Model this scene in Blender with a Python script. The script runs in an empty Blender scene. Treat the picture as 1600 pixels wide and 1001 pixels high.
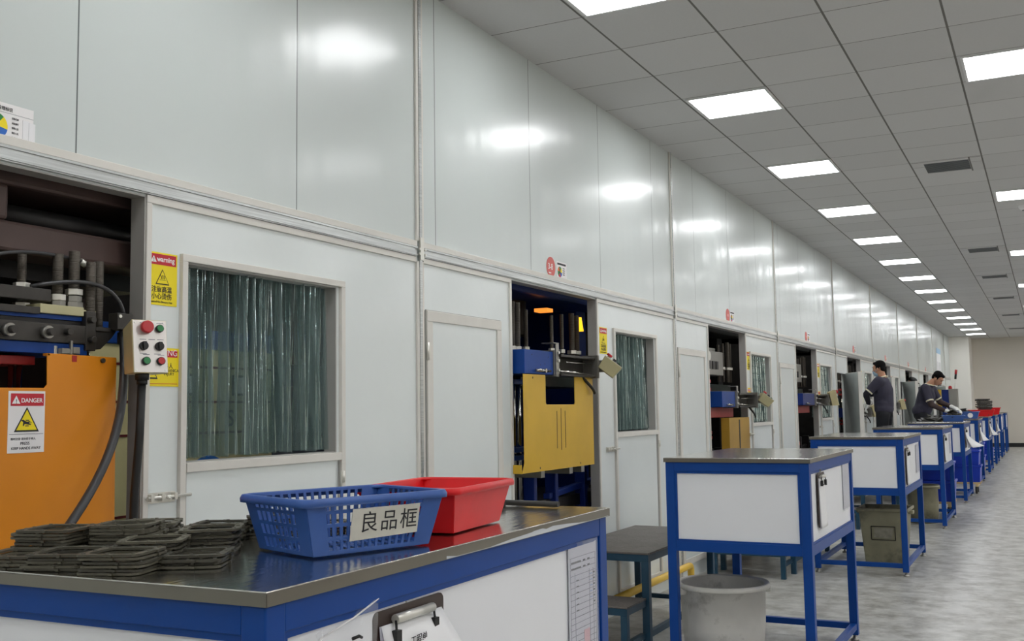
import bpy, math, random
from mathutils import Vector, Matrix, Euler
random.seed(7)
SC = bpy.context.scene
COL = SC.collection
R = math.radians

# ------------------------------------------------------------------ camera
def make_camera():
    yaw, pit, rol = R(-27.137), R(4.959), R(-0.868)
    f = Vector((math.sin(yaw)*math.cos(pit), math.cos(yaw)*math.cos(pit), math.sin(pit)))
    r = Vector((math.cos(yaw), -math.sin(yaw), 0)); u = r.cross(f)
    r2 = math.cos(rol)*r + math.sin(rol)*u; u2 = -math.sin(rol)*r + math.cos(rol)*u
    cd = bpy.data.cameras.new('camera'); cam = bpy.data.objects.new('camera', cd); COL.objects.link(cam)
    m = Matrix.Identity(4)
    for i in range(3):
        m[i][0] = r2[i]; m[i][1] = u2[i]; m[i][2] = -f[i]
    m[0][3], m[1][3], m[2][3] = 0, 0, 1.457
    cam.matrix_world = m
    cd.sensor_fit = 'HORIZONTAL'; cd.sensor_width = 36; cd.lens = 36*1622.3/1600
    cd.clip_start = .02; cd.clip_end = 200
    SC.camera = cam
make_camera()

# ------------------------------------------------------------------ world, exposure
w = bpy.data.worlds.new('world'); SC.world = w; w.use_nodes = True
w.node_tree.nodes['Background'].inputs[0].default_value = (.5, .52, .55, 1)
w.node_tree.nodes['Background'].inputs[1].default_value = .05
SC.view_settings.view_transform = 'Standard'; SC.view_settings.look = 'None'
SC.view_settings.gamma = 1; SC.view_settings.use_curve_mapping = False
SC.view_settings.exposure = -0.05
SC.cycles.diffuse_bounces = 8; SC.cycles.max_bounces = 16; SC.cycles.transparent_max_bounces = 16
LAMP = 15.0          # strength of the ceiling panels' diffusers
WX, CZ = -2.81, 3.667   # plane of the partition wall, ceiling height

# ------------------------------------------------------------------ materials
def s2l(c):
    return tuple((x/12.92 if x <= .04045 else ((x+.055)/1.055)**2.4) for x in c)
def rgb(r, g, b): return s2l((r/255, g/255, b/255)) + (1,)
MATS = {}
def mat(name, col, rough=.5, metal=0, noise=0, nscale=8, bump=0, bscale=30, coat=0, crough=.1, trans=0, emit=None, estr=0, stretch=None, spec=.5, dirt=None, dscale=3, dlo=.5, dhi=.7):
    if name in MATS: return MATS[name]
    m = bpy.data.materials.new(name); m.use_nodes = True; nt = m.node_tree; N = nt.nodes; L = nt.links
    b = N['Principled BSDF']
    b.inputs['Base Color'].default_value = col; b.inputs['Roughness'].default_value = rough
    b.inputs['Metallic'].default_value = metal; b.inputs['Specular IOR Level'].default_value = spec
    if coat: b.inputs['Coat Weight'].default_value = coat; b.inputs['Coat Roughness'].default_value = crough
    if trans: b.inputs['Transmission Weight'].default_value = trans
    if emit: b.inputs['Emission Color'].default_value = emit; b.inputs['Emission Strength'].default_value = estr
    tc = N.new('ShaderNodeTexCoord'); src = tc.outputs['Object']
    if stretch:
        mp = N.new('ShaderNodeMapping'); mp.inputs['Scale'].default_value = stretch
        L.new(src, mp.inputs[0]); src = mp.outputs[0]
    if noise:
        n = N.new('ShaderNodeTexNoise'); n.inputs['Scale'].default_value = nscale; n.inputs['Detail'].default_value = 6
        L.new(src, n.inputs['Vector'])
        mr = N.new('ShaderNodeMapRange'); mr.inputs[1].default_value = .3; mr.inputs[2].default_value = .7
        mr.inputs[3].default_value = 1-noise; mr.inputs[4].default_value = 1+noise*.5
        L.new(n.outputs[0], mr.inputs[0])
        mx = N.new('ShaderNodeMix'); mx.data_type = 'RGBA'; mx.blend_type = 'MULTIPLY'; mx.inputs[0].default_value = 1
        mx.inputs[6].default_value = col
        cb = N.new('ShaderNodeCombineColor')
        for i in range(3): L.new(mr.outputs[0], cb.inputs[i])
        L.new(cb.outputs[0], mx.inputs[7]); cs = mx.outputs[2]
        if dirt:
            n2 = N.new('ShaderNodeTexNoise'); n2.inputs['Scale'].default_value = dscale; n2.inputs['Detail'].default_value = 8; n2.inputs['Roughness'].default_value = .65
            L.new(src, n2.inputs['Vector'])
            m2 = N.new('ShaderNodeMapRange'); m2.inputs[1].default_value = dlo; m2.inputs[2].default_value = dhi
            L.new(n2.outputs[0], m2.inputs[0])
            x2 = N.new('ShaderNodeMix'); x2.data_type = 'RGBA'; L.new(m2.outputs[0], x2.inputs[0])
            L.new(cs, x2.inputs[6]); x2.inputs[7].default_value = dirt; cs = x2.outputs[2]
        L.new(cs, b.inputs['Base Color'])
    if bump:
        n3 = N.new('ShaderNodeTexNoise'); n3.inputs['Scale'].default_value = bscale; n3.inputs['Detail'].default_value = 3
        L.new(src, n3.inputs['Vector'])
        bp = N.new('ShaderNodeBump'); bp.inputs['Strength'].default_value = bump; bp.inputs['Distance'].default_value = .02
        L.new(n3.outputs[0], bp.inputs['Height']); L.new(bp.outputs[0], b.inputs['Normal'])
    MATS[name] = m; return m

def math_node(nt, op, a, b=None):
    n = nt.nodes.new('ShaderNodeMath'); n.operation = op
    for i, v in enumerate((a, b)):
        if v is None: continue
        if isinstance(v, (int, float)): n.inputs[i].default_value = v
        else: nt.links.new(v, n.inputs[i])
    return n.outputs[0]

def panel_wall_mat():
    """glossy white sandwich panel, vertical joints every 1.137 m"""
    m = bpy.data.materials.new('white_sandwich_panel'); m.use_nodes = True; nt = m.node_tree; N = nt.nodes; L = nt.links
    b = N['Principled BSDF']; tc = N.new('ShaderNodeTexCoord'); sp = N.new('ShaderNodeSeparateXYZ'); L.new(tc.outputs['Object'], sp.inputs[0])
    y = sp.outputs[1]; z = sp.outputs[2]
    t = math_node(nt, 'DIVIDE', math_node(nt, 'SUBTRACT', y, 2.343-11.37), 1.137)
    fr = math_node(nt, 'FRACT', t)
    d = math_node(nt, 'MINIMUM', fr, math_node(nt, 'SUBTRACT', 1, fr))
    line = math_node(nt, 'LESS_THAN', d, .0026)
    up = math_node(nt, 'GREATER_THAN', z, 2.3)
    msk = math_node(nt, 'MULTIPLY', line, up)
    mx = N.new('ShaderNodeMix'); mx.data_type = 'RGBA'; L.new(msk, mx.inputs[0])
    wn = N.new('ShaderNodeTexWhiteNoise'); wn.noise_dimensions = '1D'; L.new(math_node(nt, 'FLOOR', t), wn.inputs['W'])
    vv = math_node(nt, 'ADD', math_node(nt, 'MULTIPLY', wn.outputs[0], .03), .97)
    cc = N.new('ShaderNodeMix'); cc.data_type = 'RGBA'; cc.blend_type = 'MULTIPLY'; cc.inputs[0].default_value = 1
    cc.inputs[6].default_value = rgb(206, 213, 211); cb = N.new('ShaderNodeCombineColor')
    for i in range(3): L.new(vv, cb.inputs[i])
    L.new(cb.outputs[0], cc.inputs[7]); L.new(cc.outputs[2], mx.inputs[6]); mx.inputs[7].default_value = rgb(95, 102, 102)
    L.new(mx.outputs[2], b.inputs['Base Color'])
    b.inputs['Roughness'].default_value = .34; b.inputs['Specular IOR Level'].default_value = .5
    b.inputs['Coat Weight'].default_value = .45; b.inputs['Coat Roughness'].default_value = .17
    # gentle sheet-metal waviness: vertical flutes + oil canning
    mp = N.new('ShaderNodeMapping'); mp.inputs['Scale'].default_value = (1, 1.5, .5); L.new(tc.outputs['Object'], mp.inputs[0])
    n1 = N.new('ShaderNodeTexNoise'); n1.inputs['Scale'].default_value = 1.6; n1.inputs['Detail'].default_value = 2; L.new(mp.outputs[0], n1.inputs['Vector'])
    n2 = N.new('ShaderNodeTexNoise'); n2.inputs['Scale'].default_value = 22; n2.inputs['Detail'].default_value = 2
    mp2 = N.new('ShaderNodeMapping'); mp2.inputs['Scale'].default_value = (1, 1.3, .5); L.new(tc.outputs['Object'], mp2.inputs[0]); L.new(mp2.outputs[0], n2.inputs['Vector'])
    h = math_node(nt, 'ADD', n1.outputs[0], math_node(nt, 'MULTIPLY', n2.outputs[0], .02))
    # rounded joint edges
    e = math_node(nt, 'MULTIPLY', math_node(nt, 'MINIMUM', math_node(nt, 'DIVIDE', d, .012), 1), .02)
    h = math_node(nt, 'ADD', h, math_node(nt, 'MULTIPLY', e, up))
    bp = N.new('ShaderNodeBump'); bp.inputs['Strength'].default_value = .4; bp.inputs['Distance'].default_value = .03
    L.new(h, bp.inputs['Height']); L.new(bp.outputs[0], b.inputs['Normal']); L.new(bp.outputs[0], b.inputs['Coat Normal'])
    return m

def ceiling_mat():
    m = bpy.data.materials.new('ceiling_tile'); m.use_nodes = True; nt = m.node_tree; N = nt.nodes; L = nt.links
    b = N['Principled BSDF']; tc = N.new('ShaderNodeTexCoord'); sp = N.new('ShaderNodeSeparateXYZ'); L.new(tc.outputs['Object'], sp.inputs[0])
    tx = math_node(nt, 'DIVIDE', math_node(nt, 'SUBTRACT', sp.outputs[0], -1.62-.606*20), .606)
    ty = math_node(nt, 'DIVIDE', math_node(nt, 'SUBTRACT', sp.outputs[1], 7.062-.597*40), .597)
    ms = []
    for t, wd in ((tx, .011), (ty, .006)):
        fr = math_node(nt, 'FRACT', t); d = math_node(nt, 'MINIMUM', fr, math_node(nt, 'SUBTRACT', 1, fr))
        ms.append(math_node(nt, 'LESS_THAN', d, wd))
    line = math_node(nt, 'MAXIMUM', ms[0], ms[1])
    cv = N.new('ShaderNodeCombineXYZ'); L.new(math_node(nt, 'FLOOR', tx), cv.inputs[0]); L.new(math_node(nt, 'FLOOR', ty), cv.inputs[1])
    wn = N.new('ShaderNodeTexWhiteNoise'); wn.noise_dimensions = '3D'; L.new(cv.outputs[0], wn.inputs['Vector'])
    sp_n = N.new('ShaderNodeTexNoise'); sp_n.inputs['Scale'].default_value = 60; L.new(tc.outputs['Object'], sp_n.inputs['Vector'])
    v = math_node(nt, 'ADD', math_node(nt, 'MULTIPLY', wn.outputs[0], .07), math_node(nt, 'ADD', math_node(nt, 'MULTIPLY', sp_n.outputs[0], .06), .9))
    cb = N.new('ShaderNodeCombineColor')
    for i in range(3): L.new(v, cb.inputs[i])
    cc = N.new('ShaderNodeMix'); cc.data_type = 'RGBA'; cc.blend_type = 'MULTIPLY'; cc.inputs[0].default_value = 1
    cc.inputs[6].default_value = rgb(208, 207, 207); L.new(cb.outputs[0], cc.inputs[7])
    mx = N.new('ShaderNodeMix'); mx.data_type = 'RGBA'; L.new(line, mx.inputs[0]); L.new(cc.outputs[2], mx.inputs[6]); mx.inputs[7].default_value = rgb(110, 108, 104)
    L.new(mx.outputs[2], b.inputs['Base Color']); b.inputs['Roughness'].default_value = .85
    return m

def curtain_mat():
    m = bpy.data.materials.new('clear_pvc_strip'); m.use_nodes = True; nt = m.node_tree; N = nt.nodes; L = nt.links
    N.remove(N['Principled BSDF']); out = N['Material Output']
    tr = N.new('ShaderNodeBsdfTransparent'); tr.inputs[0].default_value = (.80, .86, .85, 1)
    df = N.new('ShaderNodeBsdfDiffuse'); df.inputs[0].default_value = rgb(150, 168, 167)
    gl = N.new('ShaderNodeBsdfGlossy'); gl.inputs['Roughness'].default_value = .07; gl.inputs[0].default_value = (.9, 1, 1, 1)
    m1 = N.new('ShaderNodeMixShader'); m2 = N.new('ShaderNodeMixShader')
    tc = N.new('ShaderNodeTexCoord'); mp = N.new('ShaderNodeMapping'); mp.inputs['Scale'].default_value = (1, 70, .6)
    L.new(tc.outputs['Object'], mp.inputs[0]); n = N.new('ShaderNodeTexNoise'); n.inputs['Scale'].default_value = 1.5; n.inputs['Detail'].default_value = 4
    L.new(mp.outputs[0], n.inputs['Vector'])
    mr = N.new('ShaderNodeMapRange'); mr.inputs[1].default_value = .35; mr.inputs[2].default_value = .7; mr.inputs[3].default_value = .05; mr.inputs[4].default_value = .5
    L.new(n.outputs[0], mr.inputs[0]); L.new(mr.outputs[0], m1.inputs[0]); L.new(tr.outputs[0], m1.inputs[1]); L.new(df.outputs[0], m1.inputs[2])
    lw = N.new('ShaderNodeLayerWeight'); lw.inputs[0].default_value = .25
    L.new(lw.outputs['Fresnel'], m2.inputs[0]); L.new(m1.outputs[0], m2.inputs[1]); L.new(gl.outputs[0], m2.inputs[2]); L.new(m2.outputs[0], out.inputs[0])
    n2 = N.new('ShaderNodeTexNoise'); n2.inputs['Scale'].default_value = 40; L.new(tc.outputs['Object'], n2.inputs['Vector'])
    bp = N.new('ShaderNodeBump'); bp.inputs['Strength'].default_value = .3; bp.inputs['Distance'].default_value = .01
    L.new(n2.outputs[0], bp.inputs['Height']); L.new(bp.outputs[0], gl.inputs['Normal'])
    return m

def film_mat(name, tint, amount):
    m = bpy.data.materials.new(name); m.use_nodes = True; nt = m.node_tree; N = nt.nodes; L = nt.links
    b = N['Principled BSDF']; b.inputs['Base Color'].default_value = tint; b.inputs['Roughness'].default_value = .12
    b.inputs['Alpha'].default_value = amount
    return m

M_wall = panel_wall_mat(); M_ceil = ceiling_mat(); M_curt = curtain_mat()
M_cream = mat('cream_aluminium_trim', rgb(218, 215, 208), .4, noise=.05)
M_lower = mat('white_door_panel', rgb(224, 230, 229), .36, noise=.03, nscale=2, coat=.45, crough=.12, bump=.25, bscale=3)
M_galv = mat('galvanised_channel', rgb(196, 199, 198), .28, .75, noise=.25, nscale=6, stretch=(1, .6, 30))
M_jamb = mat('grey_jamb', rgb(176, 174, 170), .5, .2, noise=.06)
M_floor = mat('grey_epoxy_floor', rgb(188, 187, 182), .34, noise=.22, nscale=9, bump=.12, bscale=25, dirt=rgb(136, 133, 125), dscale=5.5, dlo=.44, dhi=.66, spec=.45)
M_far = mat('beige_painted_wall', rgb(212, 206, 196), .8, noise=.03, nscale=1)
M_pillar = mat('white_painted_pillar', rgb(236, 233, 226), .8, noise=.03, nscale=1)
M_black = mat('black_skirting', rgb(22, 22, 22), .5)
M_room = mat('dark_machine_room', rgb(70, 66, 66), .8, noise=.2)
M_blue = mat('blue_enamel', rgb(2, 64, 142), .42, noise=.08, nscale=5, spec=.3)
M_steel = mat('stainless_sheet', rgb(206, 204, 198), .16, 1, noise=.1, nscale=3, bump=.06, bscale=9, stretch=(6, 1, 1))
M_steel_e = mat('stainless_edge', rgb(138, 133, 124), .3, 1, noise=.12, nscale=3)
M_board = mat('white_board_panel', rgb(232, 233, 237), .42, noise=.03, nscale=2)
M_foot = mat('zinc_foot', rgb(150, 148, 142), .35, .8)
M_orange = mat('orange_enamel', rgb(224, 138, 16), .42, noise=.07, nscale=4, dirt=rgb(176, 104, 18), dscale=2.5, dlo=.62, dhi=.9)
M_yellow = mat('yellow_enamel', rgb(214, 172, 44), .42, noise=.07, nscale=5, dirt=rgb(160, 122, 30), dscale=3, dlo=.62, dhi=.95)
M_brass = mat('brass_coloured_plate', rgb(188, 148, 52), .4, .2, noise=.12, nscale=4)
M_dark = mat('blackened_steel', rgb(46, 44, 44), .5, .4, noise=.3, nscale=10)
M_dark2 = mat('oily_dark_plate', rgb(66, 63, 60), .42, .5, noise=.25, nscale=10)
M_brown = mat('brown_machine_frame', rgb(88, 70, 66), .5, .1, noise=.2, nscale=4)
M_rod = mat('threaded_rod', rgb(98, 92, 84), .42, .7, bump=.6, bscale=60, stretch=(.2, .2, 6))
M_chrome = mat('chromed_column', rgb(190, 188, 182), .16, 1)
M_nut = mat('zinc_nut', rgb(220, 218, 210), .3, .55)
M_mblue = mat('machine_blue', rgb(14, 64, 142), .45, noise=.15, nscale=5, spec=.3)
M_nblue = mat('navy_machine_frame', rgb(16, 42, 112), .45, noise=.2, nscale=4, spec=.3)
M_red = mat('red_enamel', rgb(170, 34, 30), .42, noise=.12)
M_olive = mat('cream_machine_plate', rgb(188, 182, 142), .45, noise=.1)
M_boxm = mat('cream_control_box', rgb(196, 184, 140), .42, noise=.06)
M_boxf = mat('brushed_control_face', rgb(215, 210, 205), .35, .5)
M_rubber = mat('black_rubber', rgb(40, 38, 34), .5, noise=.25, nscale=30)
M_gasket = mat('grey_black_rubber_gasket', rgb(88, 85, 72), .45, noise=.2, nscale=25)
def per_object_tone(m, lo, hi):
    nt = m.node_tree; b = nt.nodes['Principled BSDF']; lk = b.inputs['Base Color'].links[0]; src = lk.from_socket
    oi = nt.nodes.new('ShaderNodeObjectInfo'); mr = nt.nodes.new('ShaderNodeMapRange'); mr.inputs[3].default_value = lo; mr.inputs[4].default_value = hi
    nt.links.new(oi.outputs['Random'], mr.inputs[0]); hs = nt.nodes.new('ShaderNodeHueSaturation')
    nt.links.new(mr.outputs[0], hs.inputs['Value']); nt.links.new(src, hs.inputs['Color']); nt.links.new(hs.outputs[0], b.inputs['Base Color'])
per_object_tone(M_gasket, .45, 1.2)
M_hose = mat('black_hose', rgb(52, 52, 54), .38)
M_bblue = mat('blue_basket_plastic', rgb(50, 90, 162), .38, noise=.12, nscale=12)
M_bred = mat('red_basket_plastic', rgb(216, 20, 28), .38, noise=.1, nscale=12, spec=.35)
M_tote = mat('blue_tote_plastic', rgb(24, 62, 190), .35, noise=.08)
M_bin = mat('grey_plastic_bin', rgb(206, 204, 198), .5, noise=.12, nscale=5, dirt=rgb(130, 127, 120), dscale=5, dlo=.56, dhi=.76)
M_bin2 = mat('olive_plastic_bin', rgb(138, 134, 110), .55, noise=.2, nscale=5, dirt=rgb(70, 66, 54), dscale=4, dlo=.5, dhi=.75)
M_teal = mat('teal_enamel', rgb(24, 66, 90), .42, noise=.2, nscale=9)
M_tread = mat('worn_steel_tread', rgb(112, 106, 102), .55, .2, noise=.2, nscale=9, bump=.4, bscale=45)
M_ypipe = mat('yellow_pipe_paint', rgb(226, 186, 70), .38, noise=.08)
M_paper = mat('white_paper', rgb(236, 236, 238), .7)
M_paperg = mat('printed_form_paper', rgb(188, 187, 200), .6)
M_ink = mat('black_ink', rgb(40, 40, 46), .7)
M_inkg = mat('grey_ink', rgb(104, 104, 116), .7)
M_inkb = mat('blue_ink', rgb(90, 130, 190), .7)
M_inkr = mat('pink_stamp_ink', rgb(206, 160, 166), .7)
M_clip = mat('brown_clipboard', rgb(58, 44, 40), .4, noise=.1)
M_sred = mat('sign_red', rgb(196, 34, 52), .5)
M_syel = mat('sign_yellow', rgb(244, 222, 20), .5)
M_swhite = mat('sign_white', rgb(238, 236, 236), .5)
M_sdot = mat('round_sign_red', rgb(212, 104, 98), .5)
M_sgreen = mat('sign_green', rgb(38, 130, 62), .5)
M_sblue = mat('sign_blue', rgb(40, 104, 190), .5)
M_sorange = mat('sign_orange', rgb(224, 112, 40), .5)
M_green = mat('green_button', rgb(24, 122, 62), .35)
M_rbtn = mat('red_button', rgb(186, 32, 40), .35)
M_lamp = mat('lamp_diffuser', (1, 1, 1, 1), .5, emit=(.97, .985, 1, 1), estr=LAMP)
M_lframe = mat('white_lamp_frame', rgb(225, 225, 225), .5)
M_beacon = mat('yellow_beacon', rgb(255, 190, 10), .4, emit=(1, .55, .02, 1), estr=1.6)
M_orangelamp = mat('orange_lamp', rgb(255, 130, 30), .4, emit=(1, .3, .04, 1), estr=1.2)
M_cab = mat('cream_cabinet', rgb(214, 206, 158), .5, noise=.05)
M_cabr = mat('dark_red_stripe', rgb(96, 26, 26), .5)
M_vent = mat('vent_grille_grey', rgb(96, 100, 102), .5)
M_door = mat('grey_steel_door', rgb(208, 214, 212), .38, 0, noise=.05)
M_skin = mat('skin', rgb(190, 140, 112), .55)
M_hair = mat('black_hair', rgb(13, 11, 11), .8, spec=.15)
M_shirt = mat('slate_purple_uniform', rgb(56, 54, 70), .85, noise=.1, nscale=12)
M_pipe_ = mat('cream_piping', rgb(222, 214, 186), .8)
M_under = mat('dark_undershirt', rgb(28, 28, 38), .85)
M_brownsl = mat('brown_sleeve', rgb(66, 52, 50), .85)
M_trous = mat('black_trousers', rgb(24, 25, 32), .85)
M_glove = mat('white_cotton_glove', rgb(226, 226, 222), .9)
M_mask = mat('pale_blue_mask', rgb(150, 176, 196), .8)
M_film = film_mat('clear_film', (.9, .92, .95, 1), .14)
M_wood = mat('pale_wood', rgb(216, 190, 140), .6, noise=.1)

# ------------------------------------------------------------------ mesh helpers
class MB:
    """collects shapes (world coordinates) into one mesh"""
    def __init__(s): s.v = []; s.f = []; s.sm = []
    def add(s, vs, fs, smooth=False, M=None):
        o = len(s.v)
        for p in vs: s.v.append(tuple(M @ Vector(p)) if M is not None else tuple(p))
        for f in fs: s.f.append(tuple(i+o for i in f)); s.sm.append(smooth)
        return s
    def box(s, x0, x1, y0, y1, z0, z1, M=None):
        v = [(x, y, z) for z in (z0, z1) for y in (y0, y1) for x in (x0, x1)]
        return s.add(v, [(0, 2, 3, 1), (4, 5, 7, 6), (0, 1, 5, 4), (2, 6, 7, 3), (0, 4, 6, 2), (1, 3, 7, 5)], M=M)
    def cyl(s, p0, p1, r0, r1=None, n=16, caps=True, smooth=True, off=0):
        r1 = r0 if r1 is None else r1; p0 = Vector(p0); p1 = Vector(p1); d = (p1-p0).normalized()
        a = d.orthogonal().normalized(); b = d.cross(a); vs = []
        for p, r in ((p0, r0), (p1, r1)):
            for i in range(n):
                t = 2*math.pi*(i+off)/n; vs.append(p + a*math.cos(t)*r + b*math.sin(t)*r)
        fs = [(i, (i+1) % n, n+(i+1) % n, n+i) for i in range(n)]
        o = len(s.v); s.add(vs, fs, smooth)
        if caps:
            s.f.append(tuple(o+i for i in range(n))[::-1]); s.sm.append(False)
            s.f.append(tuple(o+n+i for i in range(n))); s.sm.append(False)
        return s
    def tube(s, pts, r, n=10):
        pts = [Vector(p) for p in pts]; vs = []; prev = None
        rr = r if isinstance(r, (list, tuple)) else [r]*len(pts)
        for i, p in enumerate(pts):
            d = (pts[min(i+1, len(pts)-1)]-pts[max(i-1, 0)]).normalized()
            a = d.orthogonal().normalized() if prev is None else (prev-d*prev.dot(d)).normalized()
            prev = a; b = d.cross(a)
            for k in range(n):
                t = 2*math.pi*k/n; vs.append(p+(a*math.cos(t)+b*math.sin(t))*rr[i])
        fs = [(i*n+k, i*n+(k+1) % n, (i+1)*n+(k+1) % n, (i+1)*n+k) for i in range(len(pts)-1) for k in range(n)]
        o = len(s.v); s.add(vs, fs, True)
        s.f.append(tuple(o+k for k in range(n))[::-1]); s.sm.append(False)
        s.f.append(tuple(o+(len(pts)-1)*n+k for k in range(n))); s.sm.append(False)
        return s
    def lathe(s, prof, c, n=32):
        """prof: (r, z) list, around vertical axis at c"""
        vs = [(c[0]+r*math.cos(2*math.pi*k/n), c[1]+r*math.sin(2*math.pi*k/n), c[2]+z) for r, z in prof for k in range(n)]
        fs = [(i*n+k, i*n+(k+1) % n, (i+1)*n+(k+1) % n, (i+1)*n+k) for i in range(len(prof)-1) for k in range(n)]
        return s.add(vs, fs, True)
    def ell(s, c, rx, ry, rz, M=None, n=14, m=9):
        vs = [];
        for j in range(m+1):
            ph = math.pi*j/m
            for k in range(n):
                t = 2*math.pi*k/n; vs.append((c[0]+rx*math.sin(ph)*math.cos(t), c[1]+ry*math.sin(ph)*math.sin(t), c[2]+rz*math.cos(ph)))
        fs = [(j*n+k, (j+1)*n+k, (j+1)*n+(k+1) % n, j*n+(k+1) % n) for j in range(m) for k in range(n)]
        return s.add(vs, fs, True, M)
    def poly(s, pts, thick, axis_n):
        """flat polygon given as 3D points extruded by vector"""
        n = len(pts); e = Vector(axis_n)*thick
        vs = [Vector(p) for p in pts]+[Vector(p)+e for p in pts]
        fs = [tuple(range(n))[::-1], tuple(range(n, 2*n))]+[(i, (i+1) % n, n+(i+1) % n, n+i) for i in range(n)]
        return s.add(vs, fs)
    def build(s, name, m, parent=None, bevel=0, label=None, kind=None):
        me = bpy.data.meshes.new(name)
        off = Vector(parent_world(parent)) if parent is not None else Vector((0, 0, 0))
        if parent is not None: vs = [tuple(Vector(p)-off) for p in s.v]
        else: vs = s.v
        me.from_pydata(vs, [], s.f); me.materials.append(m)
        me.polygons.foreach_set('use_smooth', s.sm); me.update()
        o = bpy.data.objects.new(name, me); COL.objects.link(o)
        if parent is not None: o.parent = parent
        if bevel:
            b = o.modifiers.new('bevel', 'BEVEL'); b.width = bevel; b.segments = 2; b.limit_method = 'ANGLE'; b.angle_limit = R(40)
        if label: o['label'] = label
        if kind: o['kind'] = kind
        return o
def parent_world(o):
    v = Vector((0, 0, 0))
    while o is not None:
        v += Vector(o.location); o = o.parent
    return v
def thing(name, label, cat, loc, group=None):
    o = bpy.data.objects.new(name, None); COL.objects.link(o); o.location = loc; o.empty_display_size = .05
    o['label'] = label; o['category'] = cat
    if group: o['group'] = group
    return o
def tag(o, label, cat, group=None, kind=None):
    o['label'] = label; o['category'] = cat
    if group: o['group'] = group
    if kind: o['kind'] = kind
    return o
def recentre(o, p):
    """move a top-level mesh's origin to p"""
    p = Vector(p); o.data.transform(Matrix.Translation(-p)); o.location = p; return o
def dup(o, parent=None, **kw):
    c = o.copy(); COL.objects.link(c); c.parent = parent
    for ch in list(o.children): dup(ch, c)
    return c
def box(name, m, parent, x0, x1, y0, y1, z0, z1, bevel=0, **kw):
    return MB().box(x0, x1, y0, y1, z0, z1).build(name, m, parent, bevel, **kw)
def bez(p0, p1, p2, p3, n=14):
    p0, p1, p2, p3 = map(Vector, (p0, p1, p2, p3)); out = []
    for i in range(n+1):
        t = i/n; out.append(p0*(1-t)**3+p1*3*t*(1-t)**2+p2*3*t*t*(1-t)+p3*t**3)
    return out
FX = Matrix(((0, 0, 1), (1, 0, 0), (0, 1, 0)))     # text frame on a face that looks to +x
def text(body, size, pos, m, parent, frame=FX, name='lettering', bold=0, width=1, align='LEFT', rot=None):
    cu = bpy.data.curves.new(name, 'FONT'); cu.body = body; cu.size = size; cu.align_x = align; cu.align_y = 'BOTTOM_BASELINE'
    cu.extrude = .0003; cu.offset = bold*size
    t = bpy.data.objects.new(name, cu); COL.objects.link(t)
    dg = bpy.context.evaluated_depsgraph_get(); me = bpy.data.meshes.new_from_object(t.evaluated_get(dg))
    bpy.data.objects.remove(t); bpy.data.curves.remove(cu)
    M = frame.to_4x4() @ Matrix.Diagonal((width, 1, 1, 1))
    me.transform(M); off = parent_world(parent); me.transform(Matrix.Translation(Vector(pos)-off))
    me.materials.clear(); me.materials.append(m)
    o = bpy.data.objects.new(name, me); COL.objects.link(o); o.parent = parent
    return o
def struct(o): o['kind'] = 'structure'; return o

# ------------------------------------------------------------------ room shell
struct(MB().box(-7, 7.5, -6, 40, -.1, 0).build('floor', M_floor))
struct(MB().box(WX-.06, 7.5, -6, 40, CZ, CZ+.1).build('ceiling', M_ceil))
struct(MB().box(-2.2, 7.5, 38.7, 38.9, 0, CZ).build('wall_far', M_far))
struct(MB().box(-2.87, -2.2, 37.2, 38.9, 0, CZ).build('wall_pillar', M_pillar, bevel=.01))
struct(MB().box(-2.2, 7.4, 38.66, 38.7, 0, .13).build('baseboard_far', M_black))
struct(MB().box(7.4, 7.6, -6, 38.9, 0, CZ).build('wall_right', M_far))
struct(MB().box(-7, 7.6, -6.2, -6, 0, CZ).build('wall_back', M_far))
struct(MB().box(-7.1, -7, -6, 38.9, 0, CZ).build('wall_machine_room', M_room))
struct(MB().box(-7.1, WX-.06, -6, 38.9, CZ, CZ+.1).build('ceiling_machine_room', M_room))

COLS = [.48, 4.45, 8.52, 12.33, 16.13, 19.94, 23.75, 27.56, 31.37, 35.18]
# opening (start, end) and door-with-window (start, end) per bay
BAY = []
for i, c in enumerate(COLS):
    o0, o1, w0, w1 = c+1.02, c+2.33, c+2.66, c+3.55
    if i == 0: o0, o1, w0, w1 = 1.25, 2.64, 2.815, 3.775
    if i == 1: w0, w1 = 7.09, 8.0
    if i == 2: o0, o1, w0, w1 = 9.51, 10.86, 11.03, 11.93
    if i == 3: o0, o1, w0, w1 = 13.34, 14.65, 14.85, 15.7
    BAY.append((c, o0, o1, w0, w1))
OT = 2.235   # opening top
WZ0, WZ1 = 1.285, 2.02   # curtain window
up = MB(); up.box(WX-.06, WX, -6, 37.2, OT, CZ)
struct(up.build('wall_left', M_wall))
low = MB(); prev = -6
for i, (c, o0, o1, w0, w1) in enumerate(BAY):
    last = c > 35
    openings = [] if last else [(o0, o1, 0, OT), (w0+.02, w1-.02, WZ0, WZ1)]
    if i >= 4 and not last: openings.insert(0, (c+.12, c+.82, .1, 1.955))
    for a, b, z0, z1 in openings:
        low.box(WX-.06, WX, prev, a, 0, OT)
        if z0 > 0: low.box(WX-.06, WX, a, b, 0, z0)
        if z1 < OT: low.box(WX-.06, WX, a, b, z1, OT)
        prev = b
low.box(WX-.06, WX, prev, 37.2, 0, OT)
struct(low.build('wall_left_lower', M_lower))

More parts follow.
